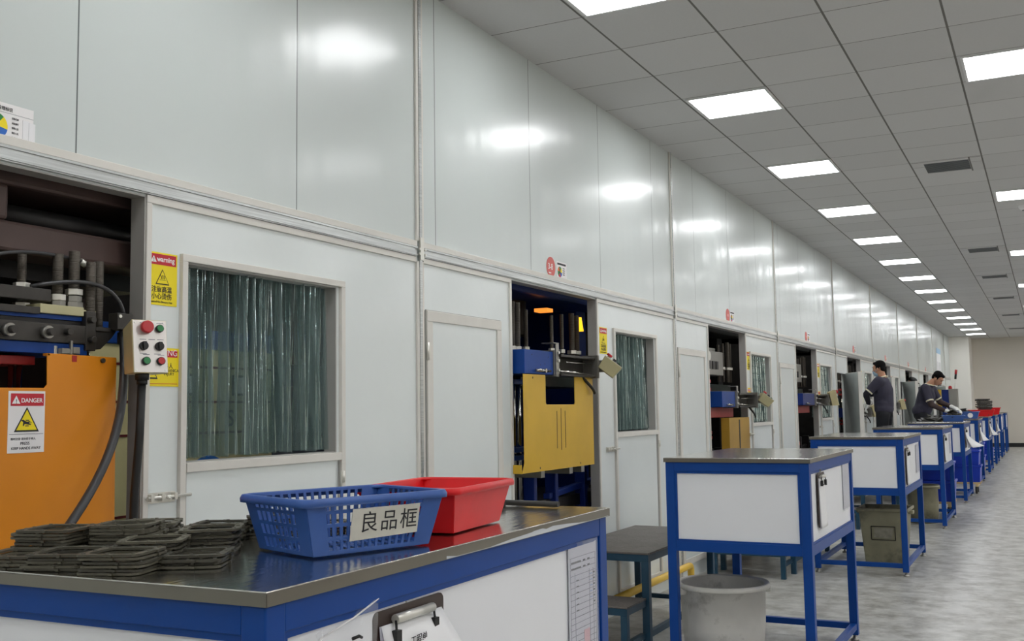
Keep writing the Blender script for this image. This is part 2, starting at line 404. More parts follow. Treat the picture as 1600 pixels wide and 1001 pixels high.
# rails, columns, jambs
tn = 0
def trim(mb, m, bevel=0):
    global tn; tn += 1
    return struct(mb.build('trim_%d' % tn, m, bevel=bevel))
ends = [-6]+COLS+[37.2]
for a, b in zip(ends[:-1], ends[1:]):
    a2, b2 = a+.032, b-.032
    trim(MB().box(WX, WX+.014, a2, b2, 2.293, 2.322), M_cream, .002)
    ch = MB(); ch.box(WX, WX+.012, a2, b2, 2.243, 2.293)
    for z in (2.247, 2.283): ch.box(WX+.012, WX+.018, a2, b2, z, z+.008)
    trim(ch, M_galv)
for c in COLS:
    trim(MB().box(WX, WX+.016, c-.011, c+.011, .02, CZ), M_galv)
    cm = MB()
    for s in (-1, 1):
        for z0, z1 in ((.02, 2.22), (2.322, CZ)): cm.box(WX, WX+.012, c+s*.022-.011, c+s*.022+.011, z0, z1)
    trim(cm, M_cream, .002)
    pl = MB().box(WX+.016, WX+.024, c-.017, c+.017, 2.225, 2.34)
    for s in (-1, 1):
        for z in (2.255, 2.28): pl.cyl((WX+.018, c+s*.026, z), (WX+.028, c+s*.026, z), .006, n=8)
    trim(pl, M_nut)
prev = -6
for i, (c, o0, o1, w0, w1) in enumerate(BAY[:-1]):
    lo, hi = c+.034, (COLS[i+1]-.034)
    st = MB().box(WX, WX+.01, o1+.004, hi, 2.213, 2.241).box(WX, WX+.01, lo, o0-.004, 2.213, 2.241)
    st.box(WX, WX+.01, o0-.028, o0-.004, .02, 2.213).box(WX, WX+.01, o1+.004, o1+.028, .02, 2.213)
    trim(st, M_cream, .002)
    trim(MB().box(WX-.062, WX+.004, o1-.003, o1+.002, 0, OT).box(WX-.062, WX+.004, o0-.002, o0+.003, 0, OT)
         .box(WX-.062, WX+.004, o0, o1, OT-.004, OT+.001), M_jamb)

dn = wn_ = 0
def plain_door(i, c):
    """closed service door right of the column"""
    global dn; dn += 1
    a, b, z0, z1 = c+.055, c+.87, .12, 1.975
    root = struct(MB().box(WX, WX+.008, a+.006, b-.006, z0+.006, z1-.006).build('door_%d' % dn, M_lower))
    fr = MB(); e = .055
    fr.box(WX+.008, WX+.016, a, b, z1-e, z1).box(WX+.008, WX+.016, a, a+e, z0, z1-e).box(WX+.008, WX+.016, b-e, b, z0, z1-e).box(WX+.008, WX+.016, a+e, b-e, z0, z0+e)
    fr.build('door_frame', M_cream, root, .003)
    gp = MB().box(WX+.001, WX+.009, a-.004, a, z0, z1).box(WX+.001, WX+.009, b, b+.004, z0, z1).box(WX+.001, WX+.009, a, b, z1, z1+.004)
    gp.build('door_gap', M_jamb, root)
    for z in (.45, 1.72):
        MB().cyl((WX+.018, a, z), (WX+.018, a, z+.09), .008, n=10).box(WX+.009, WX+.017, a, a+.03, z, z+.09).build('hinge', M_nut, root)
def window_door(i, c, w0, w1):
    global dn, wn_; dn += 1; wn_ += 1
    z0, z1, mid = .14, WZ1+.03, WZ0
    root = struct(MB().box(WX, WX+.006, w0+.03, w1-.03, z0, mid-.03).build('door_%d' % dn, M_lower))
    fr = MB(); e = .028
    for x, s in ((WX+.006, 1),):
        fr.box(WX, x+.012, w0-.005, w1+.03, z1-e, z1).box(WX, x+.012, w0-.005, w0-.005+e, z0, z1-e).box(WX, x+.012, w1+.03-e, w1+.03, z0, z1-e)
        fr.box(WX, x+.012, w0+e, w1+.03-e, mid-.034, mid)
        fr.box(WX, x+.012, w0+e, w1+.03-e, z0, z0+e)
    fr.build('door_frame', M_cream, root, .002)
    MB().box(WX, WX+.01, w0+e+.002, w0+e+.005, z0, mid-.034).box(WX, WX+.01, w1-.006, w1-.003, z0, mid-.034).build('door_gap', M_jamb, root)
    # reveal of the window, hinge, bolt
    win = struct(MB().box(WX-.062, WX+.002, w1-.024, w1-.018, WZ0, WZ1).box(WX-.062, WX+.002, w0+.018, w0+.024, WZ0, WZ1)
                 .box(WX-.062, WX+.002, w0+.02, w1-.02, WZ1-.004, WZ1).box(WX-.062, WX+.002, w0+.02, w1-.02, WZ0, WZ0+.004).build('window_%d' % wn_, M_jamb))
    for z in (.4, 1.15):
        MB().box(WX+.018, WX+.026, w1-.012, w1+.012, z, z+.055).cyl((WX+.026, w1, z+.003), (WX+.026, w1, z+.052), .007, n=10).build('hinge', M_nut, root)
    bt = MB().box(WX+.002, WX+.008, w0-.17, w0-.02, 1.152, 1.188)
    bt.cyl((WX+.02, w0-.16, 1.172), (WX+.02, w0+.045, 1.172), .006, n=10)
    for q in (-.15, -.1, -.04): bt.box(WX+.006, WX+.028, w0+q, w0+q+.014, 1.16, 1.184)
    bt.cyl((WX+.02, w0-.075, 1.172), (WX+.045, w0-.075, 1.166), .005, n=8)
    bt.build('bolt_latch', M_nut, root)
ORD = ['nearest', 'second nearest', 'third nearest', 'fourth nearest', 'fifth nearest', 'sixth nearest', 'seventh nearest', 'eighth nearest', 'ninth nearest']
def curtain(i, w0, w1):
    ny = int((w1-w0)*(480 if i < 2 else 240)); nz = 10; vs = []; fs = []
    ph = [random.uniform(0, 6.28) for _ in range(6)]
    for j in range(nz+1):
        t = j/nz
        for k in range(ny+1):
            s = (w1-w0)*k/ny
            a = .011+.006*t
            x = a*.8*math.sin(s*125+ph[0]+1.8*math.sin(s*11+ph[1])) + .006*math.sin(s*290+ph[2]+2*t) + .008*math.sin(s*17+ph[3])
            x = math.copysign(abs(x)**.8*1.3, x)
            vs.append((WX-.085+x, w0-.02+s*1.04+.004*math.sin(s*40+3*t), WZ1+.02-(WZ1-WZ0+.0)*t-.01*t*abs(math.sin(s*25))))
    for j in range(nz):
        for k in range(ny):
            q = j*(ny+1)+k; fs.append((q, q+1, q+ny+2, q+ny+1))
    o = MB().add(vs, fs, True).build('strip_curtain', M_curt)
    recentre(o, (WX-.085, w0, WZ0))
    tag(o, 'translucent teal plastic strip curtain hanging in the %s window of the white wall' % ORD[i], 'curtain', 'strip curtains in the wall windows')
for i, (c, o0, o1, w0, w1) in enumerate(BAY[:-1]):
    if i < 4:
        if i > 0: plain_door(i, c)
    window_door(i, c, w0, w1); curtain(i, w0, w1)
# opened leaves of the service doors further down
def open_leaf(c, k):
    global dn; dn += 1
    h = Vector((WX+.01, c+.82, 0)); dirv = Vector((.34, -.62, 0)).normalized(); nrm = Vector((dirv.y, -dirv.x, 0))
    L_ = .66
    def P(s, n, z): return h+dirv*s+nrm*n+Vector((0, 0, z))
    def slab(mb, s0, s1, n0, n1, z0, z1):
        v = [P(s, n, z) for z in (z0, z1) for n in (n0, n1) for s in (s0, s1)]
        mb.add(v, [(0, 2, 3, 1), (4, 5, 7, 6), (0, 1, 5, 4), (2, 6, 7, 3), (0, 4, 6, 2), (1, 3, 7, 5)])
    mb = MB(); slab(mb, 0, L_, 0, .04, .12, 1.955)
    root = struct(mb.build('door_%d' % dn, M_door))
    mb = MB(); slab(mb, L_-.0, L_+.02, -.012, .052, .11, 1.965); slab(mb, 0, L_, -.006, .0, 1.92, 1.965); slab(mb, 0, .03, -.006, 0, .12, 1.92)
    mb.build('door_frame', M_cream, root)
    mb = MB(); slab(mb, -.02, .0, -.02, .0, .5, .6); slab(mb, -.02, 0, -.02, 0, 1.5, 1.6); mb.build('hinge', M_nut, root)
for k, c in enumerate(COLS[4:9]): open_leaf(c, k)

# ------------------------------------------------------------------ ceiling lights, vents
LX = [(-2.19, -1.63, 0, 1), (-.372, .188, 0, 2)] + [(-2.19+1.818*k, -1.63+1.818*k, 0, 1) for k in range(2, 6)]
Y0 = 7.062
proto_l = None; nl = 0
def light_thing(x0, x1, y0, label, grp):
    global proto_l
    if proto_l is None:
        t = thing('ceiling_light', label, 'ceiling light', ((x0+x1)/2, y0+.285, CZ), grp)
        cx, cy = (x0+x1)/2, y0+.285
        fr = MB().box(cx-.29, cx+.29, cy-.285, cy-.266, CZ-.012, CZ+.002).box(cx-.29, cx+.29, cy+.266, cy+.285, CZ-.012, CZ+.002)
        fr.box(cx-.29, cx-.271, cy-.266, cy+.266, CZ-.012, CZ+.002).box(cx+.271, cx+.29, cy-.266, cy+.266, CZ-.012, CZ+.002)
        fr.build('lamp_frame', M_lframe, t, .002)
        MB().box(cx-.271, cx+.271, cy-.266, cy+.266, CZ-.01, CZ-.002).build('diffuser', M_lamp, t)
        proto_l = t; return t
    t = dup(proto_l); t.location = ((x0+x1)/2, y0+.285, CZ); t['label'] = label; t['group'] = grp; return t
NUM = ['first', 'second', 'third', 'fourth', 'fifth', 'sixth', 'seventh', 'eighth', 'ninth', 'tenth', 'eleventh', 'twelfth', 'thirteenth', 'fourteenth', 'fifteenth', 'sixteenth']
for j, (x0, x1, o, st) in enumerate(LX):
    n = 0
    ks = range(-5, 13) if st == 1 else range(-4, 13, 2)
    for k in ks:
        y0 = Y0+2.388*k+.012
        if y0 < -5.5 or y0 > 37.5: continue
        if j == 0 and k >= -1:
            n += 1; lb = 'lit ceiling panel, %s from the near end in the row beside the wall' % NUM[n-1]
        elif j == 1 and k >= 0:
            n += 1; lb = 'lit ceiling panel, %s from the near end in the right edge row' % NUM[n-1]
        else: lb = 'lit ceiling panel beyond the right edge or behind the viewer'
        light_thing(x0, x1, y0, lb, 'ceiling panel lights')
pv = None; vn = 0
for k in (5, 15, 21, 28, 36, 45):
    y0 = Y0+.597*k; cx, cy = -.711, y0+.2985
    if pv is None:
        t = thing('ceiling_vent', '', 'vent', (cx, cy, CZ), 'ceiling vents'); pv = t
        fr = MB()
        for a, b, c_, d in ((-.29, .29, -.29, -.23), (-.29, .29, .21, .29), (-.29, -.19, -.23, .21), (.19, .29, -.23, .21)): fr.box(cx+a, cx+b, cy+c_, cy+d, CZ-.008, CZ+.002)
        fr.build('vent_frame', M_ceil, t)
        sl = MB().box(cx-.19, cx+.19, cy-.23, cy+.21, CZ-.002, CZ+.004)
        for q in range(11): sl.box(cx-.19, cx+.19, cy-.225+q*.04, cy-.225+q*.04+.02, CZ-.007, CZ-.002)
        sl.build('grille', M_vent, t)
    else: t = dup(pv); t.location = (cx, cy, CZ)
    t['label'] = 'grey slatted ceiling vent, %s from the near end of the vent row' % NUM[vn]; vn += 1
t = thing('smoke_detector', 'small round white smoke detector on the ceiling at the right edge', 'smoke detector', (-.12, 12.9, CZ))
MB().lathe([(0, -.05), (.03, -.05), (.05, -.03), (.06, -.01), (.06, .001)], (-.12, 12.9, CZ), 20).build('detector_body', M_swhite, t)
MB().cyl((-.12, 12.9, CZ-.058), (-.12, 12.9, CZ-.049), .02).build('sensor_cap', M_vent, t)
# unseen lamps added behind the partition to brighten the machine room and cabinet
for k, (c, o0, o1, w0, w1) in enumerate(BAY[:-1]):
    y = (w0+w1)/2+.3; x = -3.12
    t = thing('fill_light', 'unseen fill light added in the machine room above and behind the %s window' % ORD[k], 'light', (x, y, 3.3), 'added machine room fill lights')
    MB().box(x-.06, x+.06, y-.4, y+.4, 3.3, 3.36).build('lamp_body', M_lframe, t)
    MB().box(x-.05, x+.05, y-.38, y+.38, 3.285, 3.3).build('tube_cover', mat('fill_glow', (1, 1, 1, 1), .5, emit=(1, .97, .9, 1), estr=44), t)
    MB().box(x-.02, x+.02, y-.02, y+.02, 3.36, CZ).build('hanger', M_dark, t)

# ------------------------------------------------------------------ work tables
TX0, TX1, TZ = -1.90, -1.12, 1.185
def table(y0, y1, label, tz=TZ, film=False):
    cx, cy = (TX0+TX1)/2, (y0+y1)/2
    t = thing('work_table', label, 'table', (cx, cy, 0), 'blue framed inspection tables in a row')
    l = .05; ov = .008; x0, x1 = TX0, TX1
    # folded stainless top
    top = MB()
    tp_ = MB().box(x0-ov, x1+ov, y0-ov, y1+ov, tz-.003, tz).build('table_top', M_steel, t, .0012)
    for a, b, c_, d in ((x0-ov, x1+ov, y0-ov, y0-ov+.002), (x0-ov, x1+ov, y1+ov-.002, y1+ov), (x0-ov, x0-ov+.002, y0-ov, y1+ov), (x1+ov-.002, x1+ov, y0-ov, y1+ov)):
        top.box(a, b, c_, d, tz-.024, tz-.003)
    top.build('folded_edge', M_steel_e, tp_)
    if film:
        rnd = random.Random(3); f = MB(); yy = y0+.55; xx = x1+ov+.0006; pr = .006
        while yy < y1-.02:
            nx = min(1, .5+.5*math.sin(yy*9)); nh = max(.001, .014*nx*rnd.uniform(.5, 1)); st = rnd.uniform(.02, .06)
            f.add([(xx, yy, tz-.023), (xx, yy+st, tz-.023), (xx, yy+st, tz-.023+nh), (xx, yy, tz-.023+pr)], [(0, 1, 2, 3)]); pr = nh; yy += st
        f.build('torn_protective_film', mat('milky_film', rgb(196, 200, 206), .4), tp_)
    for a, b in ((x0, y0), (x1-l, y0), (x0, y1-l), (x1-l, y1-l)):
        lg = MB().box(a, a+l, b, b+l, .035, tz-.024).build('leg', M_blue, t, .003)
        MB().lathe([(0, 0), (.026, 0), (.026, .008), (.012, .016), (.008, .037)], (a+l/2, b+l/2, 0), 14).build('foot', M_foot, lg)
    # rails
    for nm, z0, z1 in (('top_rail', tz-.073, tz-.024), ('panel_rail', .68, .735)):
        rl = MB().box(x0+l, x1-l, y0+.001, y0+.045, z0, z1).box(x0+l, x1-l, y1-.045, y1-.001, z0, z1)
        rl.box(x0+.001, x0+.045, y0+l, y1-l, z0, z1).box(x1-.045, x1-.001, y0+l, y1-l, z0, z1)
        rl.build(nm, M_blue, t, .002)
    md = MB()      # raised moulding round the boards
    for za, zb in ((tz-.085, tz-.073), (.735, .744)):
        md.box(x0+l, x1-l, y0+.006, y0+.03, za, zb).box(x1-.03, x1-.006, y0+l, y1-l, za, zb)
    for a in (x0+l, x1-l-.012): md.box(a, a+.012, y0+.006, y0+.03, .744, tz-.085)
    for a in (y0+l, y1-l-.012): md.box(x1-.03, x1-.006, a, a+.012, .744, tz-.085)
    md.build('moulding', M_blue, t)
    MB().box(x0+l, x1-l, y0+.014, y0+.022, .735, tz-.073).build('end_board', M_board, t)
    MB().box(x1-.022, x1-.014, y0+l, y1-l, .735, tz-.073).build('side_board', M_board, t)
    MB().box(x0+l, x1-l, y1-.022, y1-.014, .735, tz-.073).build('end_board', M_board, t)
    MB().box(x0+l, x1-.03, y0+.03, y1-.03, .70, .706).build('shelf', M_blue, t)
    for nm, a, b, c_, d in (('stretcher', x0+l, x1-l, y0+.006, y0+.044), ('stretcher', x0+l, x1-l, y1-.044, y1-.006),
                            ('stretcher', x0+.006, x0+.044, y0+l, y1-l), ('stretcher', x1-.044, x1-.006, y0+l, y1-l)):
        MB().box(a, b, c_, d, .07, .108).build(nm, M_blue, t, .002)
    return t
TY = [(1.292, 2.752), (5.54, 6.88), (9.5, 10.885), (13.27, 14.67), (16.8, 18.2), (20.33, 21.7), (23.88, 25.27), (27.2, 28.57), (30.65, 32.05), (34.1, 35.5)]
TL = ['blue steel work table carrying gaskets and two baskets, closest to the viewer',
      'blue steel work table with bare top above the grey round bin',
      'blue steel work table above the olive square bin, third from the viewer',
      'blue steel work table above the olive round bin, fourth from the viewer',
      'blue steel work table with a black rubber heap, fifth from the viewer',
      'blue steel work table under the blue basket with round white sticker, sixth in row',
      'blue steel work table carrying a red basket, seventh from the viewer',
      'blue steel work table, eighth from the viewer in the receding row',
      'blue steel work table, ninth from the viewer in the receding row',
      'blue steel work table at the far end of the row']
TABLES = [table(a, b, l, tz=1.181 if i == 0 else TZ, film=i == 0) for i, ((a, b), l) in enumerate(zip(TY, TL))]
for i, t in enumerate(TABLES):
    if i == 0: t.rotation_euler.z = R(.7); t.location.x += .005

# ------------------------------------------------------------------ papers and clipboards
SX = TX1-.012     # face of the side boards
def clipboard(y, zt, label, w=.235, h=.32, flare=.0, lean=0.02, detail=False, x=None, ex=2):
    x = SX if x is None else x
    t = thing('clipboard', label, 'clipboard', (x+.004, y, zt-h), 'clipboards on the table sides')
    b = MB(); pts = []
    for k in range(24):      # rounded corners
        a = 2*math.pi*k/24; cx = (w/2-.015)*(1 if math.cos(a) >= 0 else -1); cz = (h/2-.015)*(1 if math.sin(a) >= 0 else -1)
        pts.append((x+.006, y+cx+.015*math.cos(a), zt-h/2+cz+.015*math.sin(a)))
    b.poly(pts, .004, (1, 0, 0)).build('board', M_clip, t)
    # sheets: lower corner lifts off by flare
    def sheet(dy, n0, fl, m, nm, ww=w*.86, hh=h*.92):
        vs = []; NU, NV = 8, 12
        for j in range(NV+1):
            for k in range(NU+1):
                u, v = k/NU, j/NV
                vs.append((x+n0+fl*(v**ex)*(.35+.65*u)+.004*math.sin(u*5)*v, y-ww/2+dy+u*ww+fl*.5*v*v, zt-.028-v*hh+fl*.08*v*v*u))
        fs = [(j*(NU+1)+k, j*(NU+1)+k+1, (j+1)*(NU+1)+k+1, (j+1)*(NU+1)+k) for j in range(NV) for k in range(NU)]
        o = MB().add(vs, fs, True).build(nm, m, t); sd = o.modifiers.new('s', 'SOLIDIFY'); sd.thickness = .0006
        return o
    sheet(0, .0115, flare*.3, M_paperg, 'paper'); sheet(.004, .013, flare, M_paper, 'paper')
    c = MB().cyl((x+.02, y-w*.27, zt-.02), (x+.02, y+w*.27, zt-.02), .009, n=10)
    c.build('clip', M_nut, t)
    wr = MB().tube([(x+.022, y-w*.27, zt-.022), (x+.026, y-w*.28, zt-.06), (x+.022, y-w*.26, zt-.066), (x+.022, y+w*.26, zt-.066), (x+.026, y+w*.28, zt-.06), (x+.022, y+w*.27, zt-.022)], .0025, 6)
    for s in (-1, 1): wr.box(x+.018, x+.03, y+s*w*.27-.008, y+s*w*.27+.008, zt-.07, zt-.04)
    wr.build('clip_wire', M_black, t)
    MB().tube([(x+.004, y-.008, zt-.006), (x+.008, y-.012, zt+.018), (x+.008, y+.008, zt+.022), (x+.008, y+.01, zt+.004)], .003, 6).build('hook', M_nut, t)
    if detail:
        text('工程单', .02, (x+.034, y-.035, zt-.074), M_ink, t, name='heading')
        ln = MB()
        for q in range(6): ln.box(x+.0155+.0006*q, x+.0162+.0006*q, y-.07+.03*(q % 2), y-.02+.03*(q % 3), zt-.115-q*.02, zt-.1142-q*.02)
        for q in range(4): ln.box(x+.0155+.0006*q, x+.0163+.0006*q, y+.0, y+.08, zt-.125-q*.022, zt-.1244-q*.022)
        ln.build('form_lines', M_inkg, t)
    return t
clipboard(1.737, 1.09, 'brown clipboard with curling white form hooked to the side of the closest work table', w=.25, flare=.2, detail=True, ex=1)
clipboard(5.86, 1.095, 'clipboard with narrow white sheet on the side of the second work table', w=.19, h=.29, flare=.012)
clipboard(9.78, 1.08, 'dark clipboard on the side of the third work table', w=.2, flare=.01)
clipboard(13.55, 1.09, 'dark clipboard on the side of the fourth work table', w=.2, flare=.01)
clipboard(17.15, 1.1, 'clipboard with white sheet flaring far out from the fifth work table', w=.3, h=.3, flare=.24)
clipboard(20.8, 1.1, 'clipboard with lifted white sheet on the sixth work table', w=.25, flare=.14)
clipboard(24.4, 1.1, 'clipboard with lifted white sheet on the seventh work table', w=.25, flare=.16)
clipboard(27.8, 1.1, 'clipboard with lifted white sheet on the eighth work table', w=.24, flare=.08)
def form_sheet(y0, y1, z0, z1, label, detail=False, m=None):
    t = thing('form_sheet', label, 'paper', (SX, (y0+y1)/2, z0), 'forms in clear film on the table sides')
    MB().box(SX+.001, SX+.003, y0, y1, z0, z1).build('paper', m or M_paperg, t)
    MB().box(SX+.004, SX+.0045, y0-.008, y1+.008, z0-.008, z1+.008).build('film_sleeve', M_film, t)
    if detail:
        ln = MB(); W = y1-y0; x = SX+.003
        for q in range(18):
            z = z1-.03-q*.0155
            ln.box(x, x+.0006, y0+.008, y1-.008, z, z+.0012)
        for fy in (.05, .2, .72, .86, .95): ln.box(x, x+.0006, y0+W*fy, y0+W*fy+.0012, z0+.02, z1-.03 if fy in (.05, .95) else z1-.07)
        ln.build('form_lines', M_inkg, t)
        tx = MB()
        for r_ in range(2):
            for a, b in ((.08, .42), (.5, .58), (.66, .74)): tx.box(x, x+.0008, y0+W*a, y0+W*b, z1-.044-r_*.016, z1-.040-r_*.016)
        for r_ in range(6):
            tx.box(x, x+.0008, y0+W*.25, y0+W*.33, z1-.092-r_*.0155, z1-.089-r_*.0155)
            tx.box(x, x+.0008, y0+W*.86, y0+W*.92, z1-.085-r_*.0155, z1-.081-r_*.0155)
        tx.build('printed_words', M_ink, t)
        bl = MB()
        for r_ in range(5): bl.box(x, x+.0008, y0+W*.74, y0+W*.83, z1-.085-r_*.0155, z1-.0835-r_*.0155)
        bl.build('blue_marks', M_inkb, t)
        MB().box(x, x+.0007, y0+W*.5, y0+W*.7, z1-.26, z1-.225).build('stamp', M_inkr, t)
form_sheet(2.505, 2.69, .80, 1.098, 'printed inspection form in clear film at the far end of the closest work table', True)
form_sheet(6.57, 6.79, .83, 1.10, 'grey form in clear film on the side of the second work table', m=mat('grey_sheet', rgb(188, 188, 198), .4))
form_sheet(10.5, 10.75, .82, 1.08, 'pale form in clear film on the side of the third work table')
form_sheet(14.25, 14.5, .84, 1.08, 'pale form in clear film on the side of the fourth work table')
# plastic bag on the closest table's side
t = thing('plastic_bag', 'crumpled clear plastic zip bag taped to the side of the closest work table', 'plastic bag', (SX+.02, 1.53, 1.0))
vs = []; NU, NV = 12, 12
for j in range(NV+1):
    for k in range(NU+1):
        u, v = k/NU, j/NV
        vs.append((SX+.012+.018*math.sin(v*3)+.006*math.sin(u*9+v*4), 1.44+.18*u-.03*v, 1.135-.16*v-.05*(1-u)*(1-v)+.004*math.sin(u*14)))
MB().add(vs, [(j*(NU+1)+k, j*(NU+1)+k+1, (j+1)*(NU+1)+k+1, (j+1)*(NU+1)+k) for j in range(NV) for k in range(NU)], True).build('film', M_film, t)
MB().tube([(SX+.02, 1.44, 1.078), (SX+.026, 1.53, 1.098), (SX+.02, 1.615, 1.117)], .0016, 6).build('zip_seal', M_swhite, t)
MB().tube([(SX+.03, 1.52, 1.064), (SX+.036, 1.532, 1.067), (SX+.032, 1.545, 1.062)], .003, 6).build('screw', M_dark, t)

# ------------------------------------------------------------------ gaskets
def gasket_mesh():
    def ring(h, c, z):
        p = []
        for sx, sy in ((1, 1), (-1, 1), (-1, -1), (1, -1)):
            base = math.atan2(sy, sx)
            for q in (-1, -.5, 0, .5, 1):
                a = base+q*math.pi/4
                p.append((sx*(h-c)+c*math.cos(a), sy*(h-c)+c*math.sin(a), z))
        return p
    th = .0042; o_t = ring(.06, .016, th); o_b = ring(.06, .016, 0); i_t = ring(.045, .015, th); i_b = ring(.045, .015, 0)
    n = 20; v = o_t+o_b+i_t+i_b; f = []
    for k in range(n):
        k2 = (k+1) % n
        f += [(n+k, n+k2, k2, k), (k, k2, 2*n+k2, 2*n+k), (2*n+k, 2*n+k2, 3*n+k2, 3*n+k), (3*n+k, 3*n+k2, n+k2, n+k)]
    mb = MB().add(v, f)
    for a, b in ((.052, 0), (-.052, 0), (0, .052), (0, -.052), (.047, .047), (-.047, -.047), (.047, -.047), (-.047, .047)):
        mb.cyl((a, b, .001), (a, b, th+.0016), .004, n=8)
    for a, b in ((.0615, .012), (-.0615, -.012), (.012, -.0615), (-.012, .0615)): mb.box(a-.003, a+.003, b-.003, b+.003, 0, th)
    return mb
PILES = [(-1.735, 1.345, 4, 'front stack at the picture left edge'), (-1.628, 1.362, 5, 'front stack second from the left'), (-1.49, 1.366, 6, 'front stack third from the left'),
         (-1.80, 1.47, 9, 'tall left stack behind the front row'), (-1.675, 1.545, 10, 'highest stack of the heap'), (-1.545, 1.487, 7, 'middle stack behind the front row'),
         (-1.79, 1.72, 7, 'rear stack beside the orange guard'), (-1.54, 1.63, 8, 'middle stack left of the basket'), (-1.425, 1.475, 4, 'low front stack closest the basket'),
         (-1.66, 1.79, 6, 'rear middle stack'), (-1.585, 1.90, 8, 'rear stack behind the basket left'), (-1.50, 1.93, 5, 'rear stack the basket partly hides'),
         (-1.84, 1.60, 6, 'rear left stack'), (-1.70, 1.66, 5, 'low stack amid the heap')]
gp = None; TT = 1.182
for pi, (px, py, n, where) in enumerate(PILES):
    base = .5+random.uniform(-.25, .25); rz = base
    for k in range(n):
        if gp is None:
            gp = gasket_mesh().build('rubber_gasket', M_gasket); o = gp
        else: o = gp.copy(); COL.objects.link(o)
        o.location = (px+random.uniform(-.006, .006), py+random.uniform(-.006, .006), TT+.0062*k)
        o.rotation_euler = (random.uniform(-.012, .012), random.uniform(-.012, .012), rz+random.uniform(-.05, .05))
        if k == n-1:
            lb = 'topmost square black rubber gasket of the '+where
        else:
            lb = 'black rubber gasket below the top one of the '+where
            tag(o, lb, 'gasket', 'black rubber gaskets piled on the closest table')

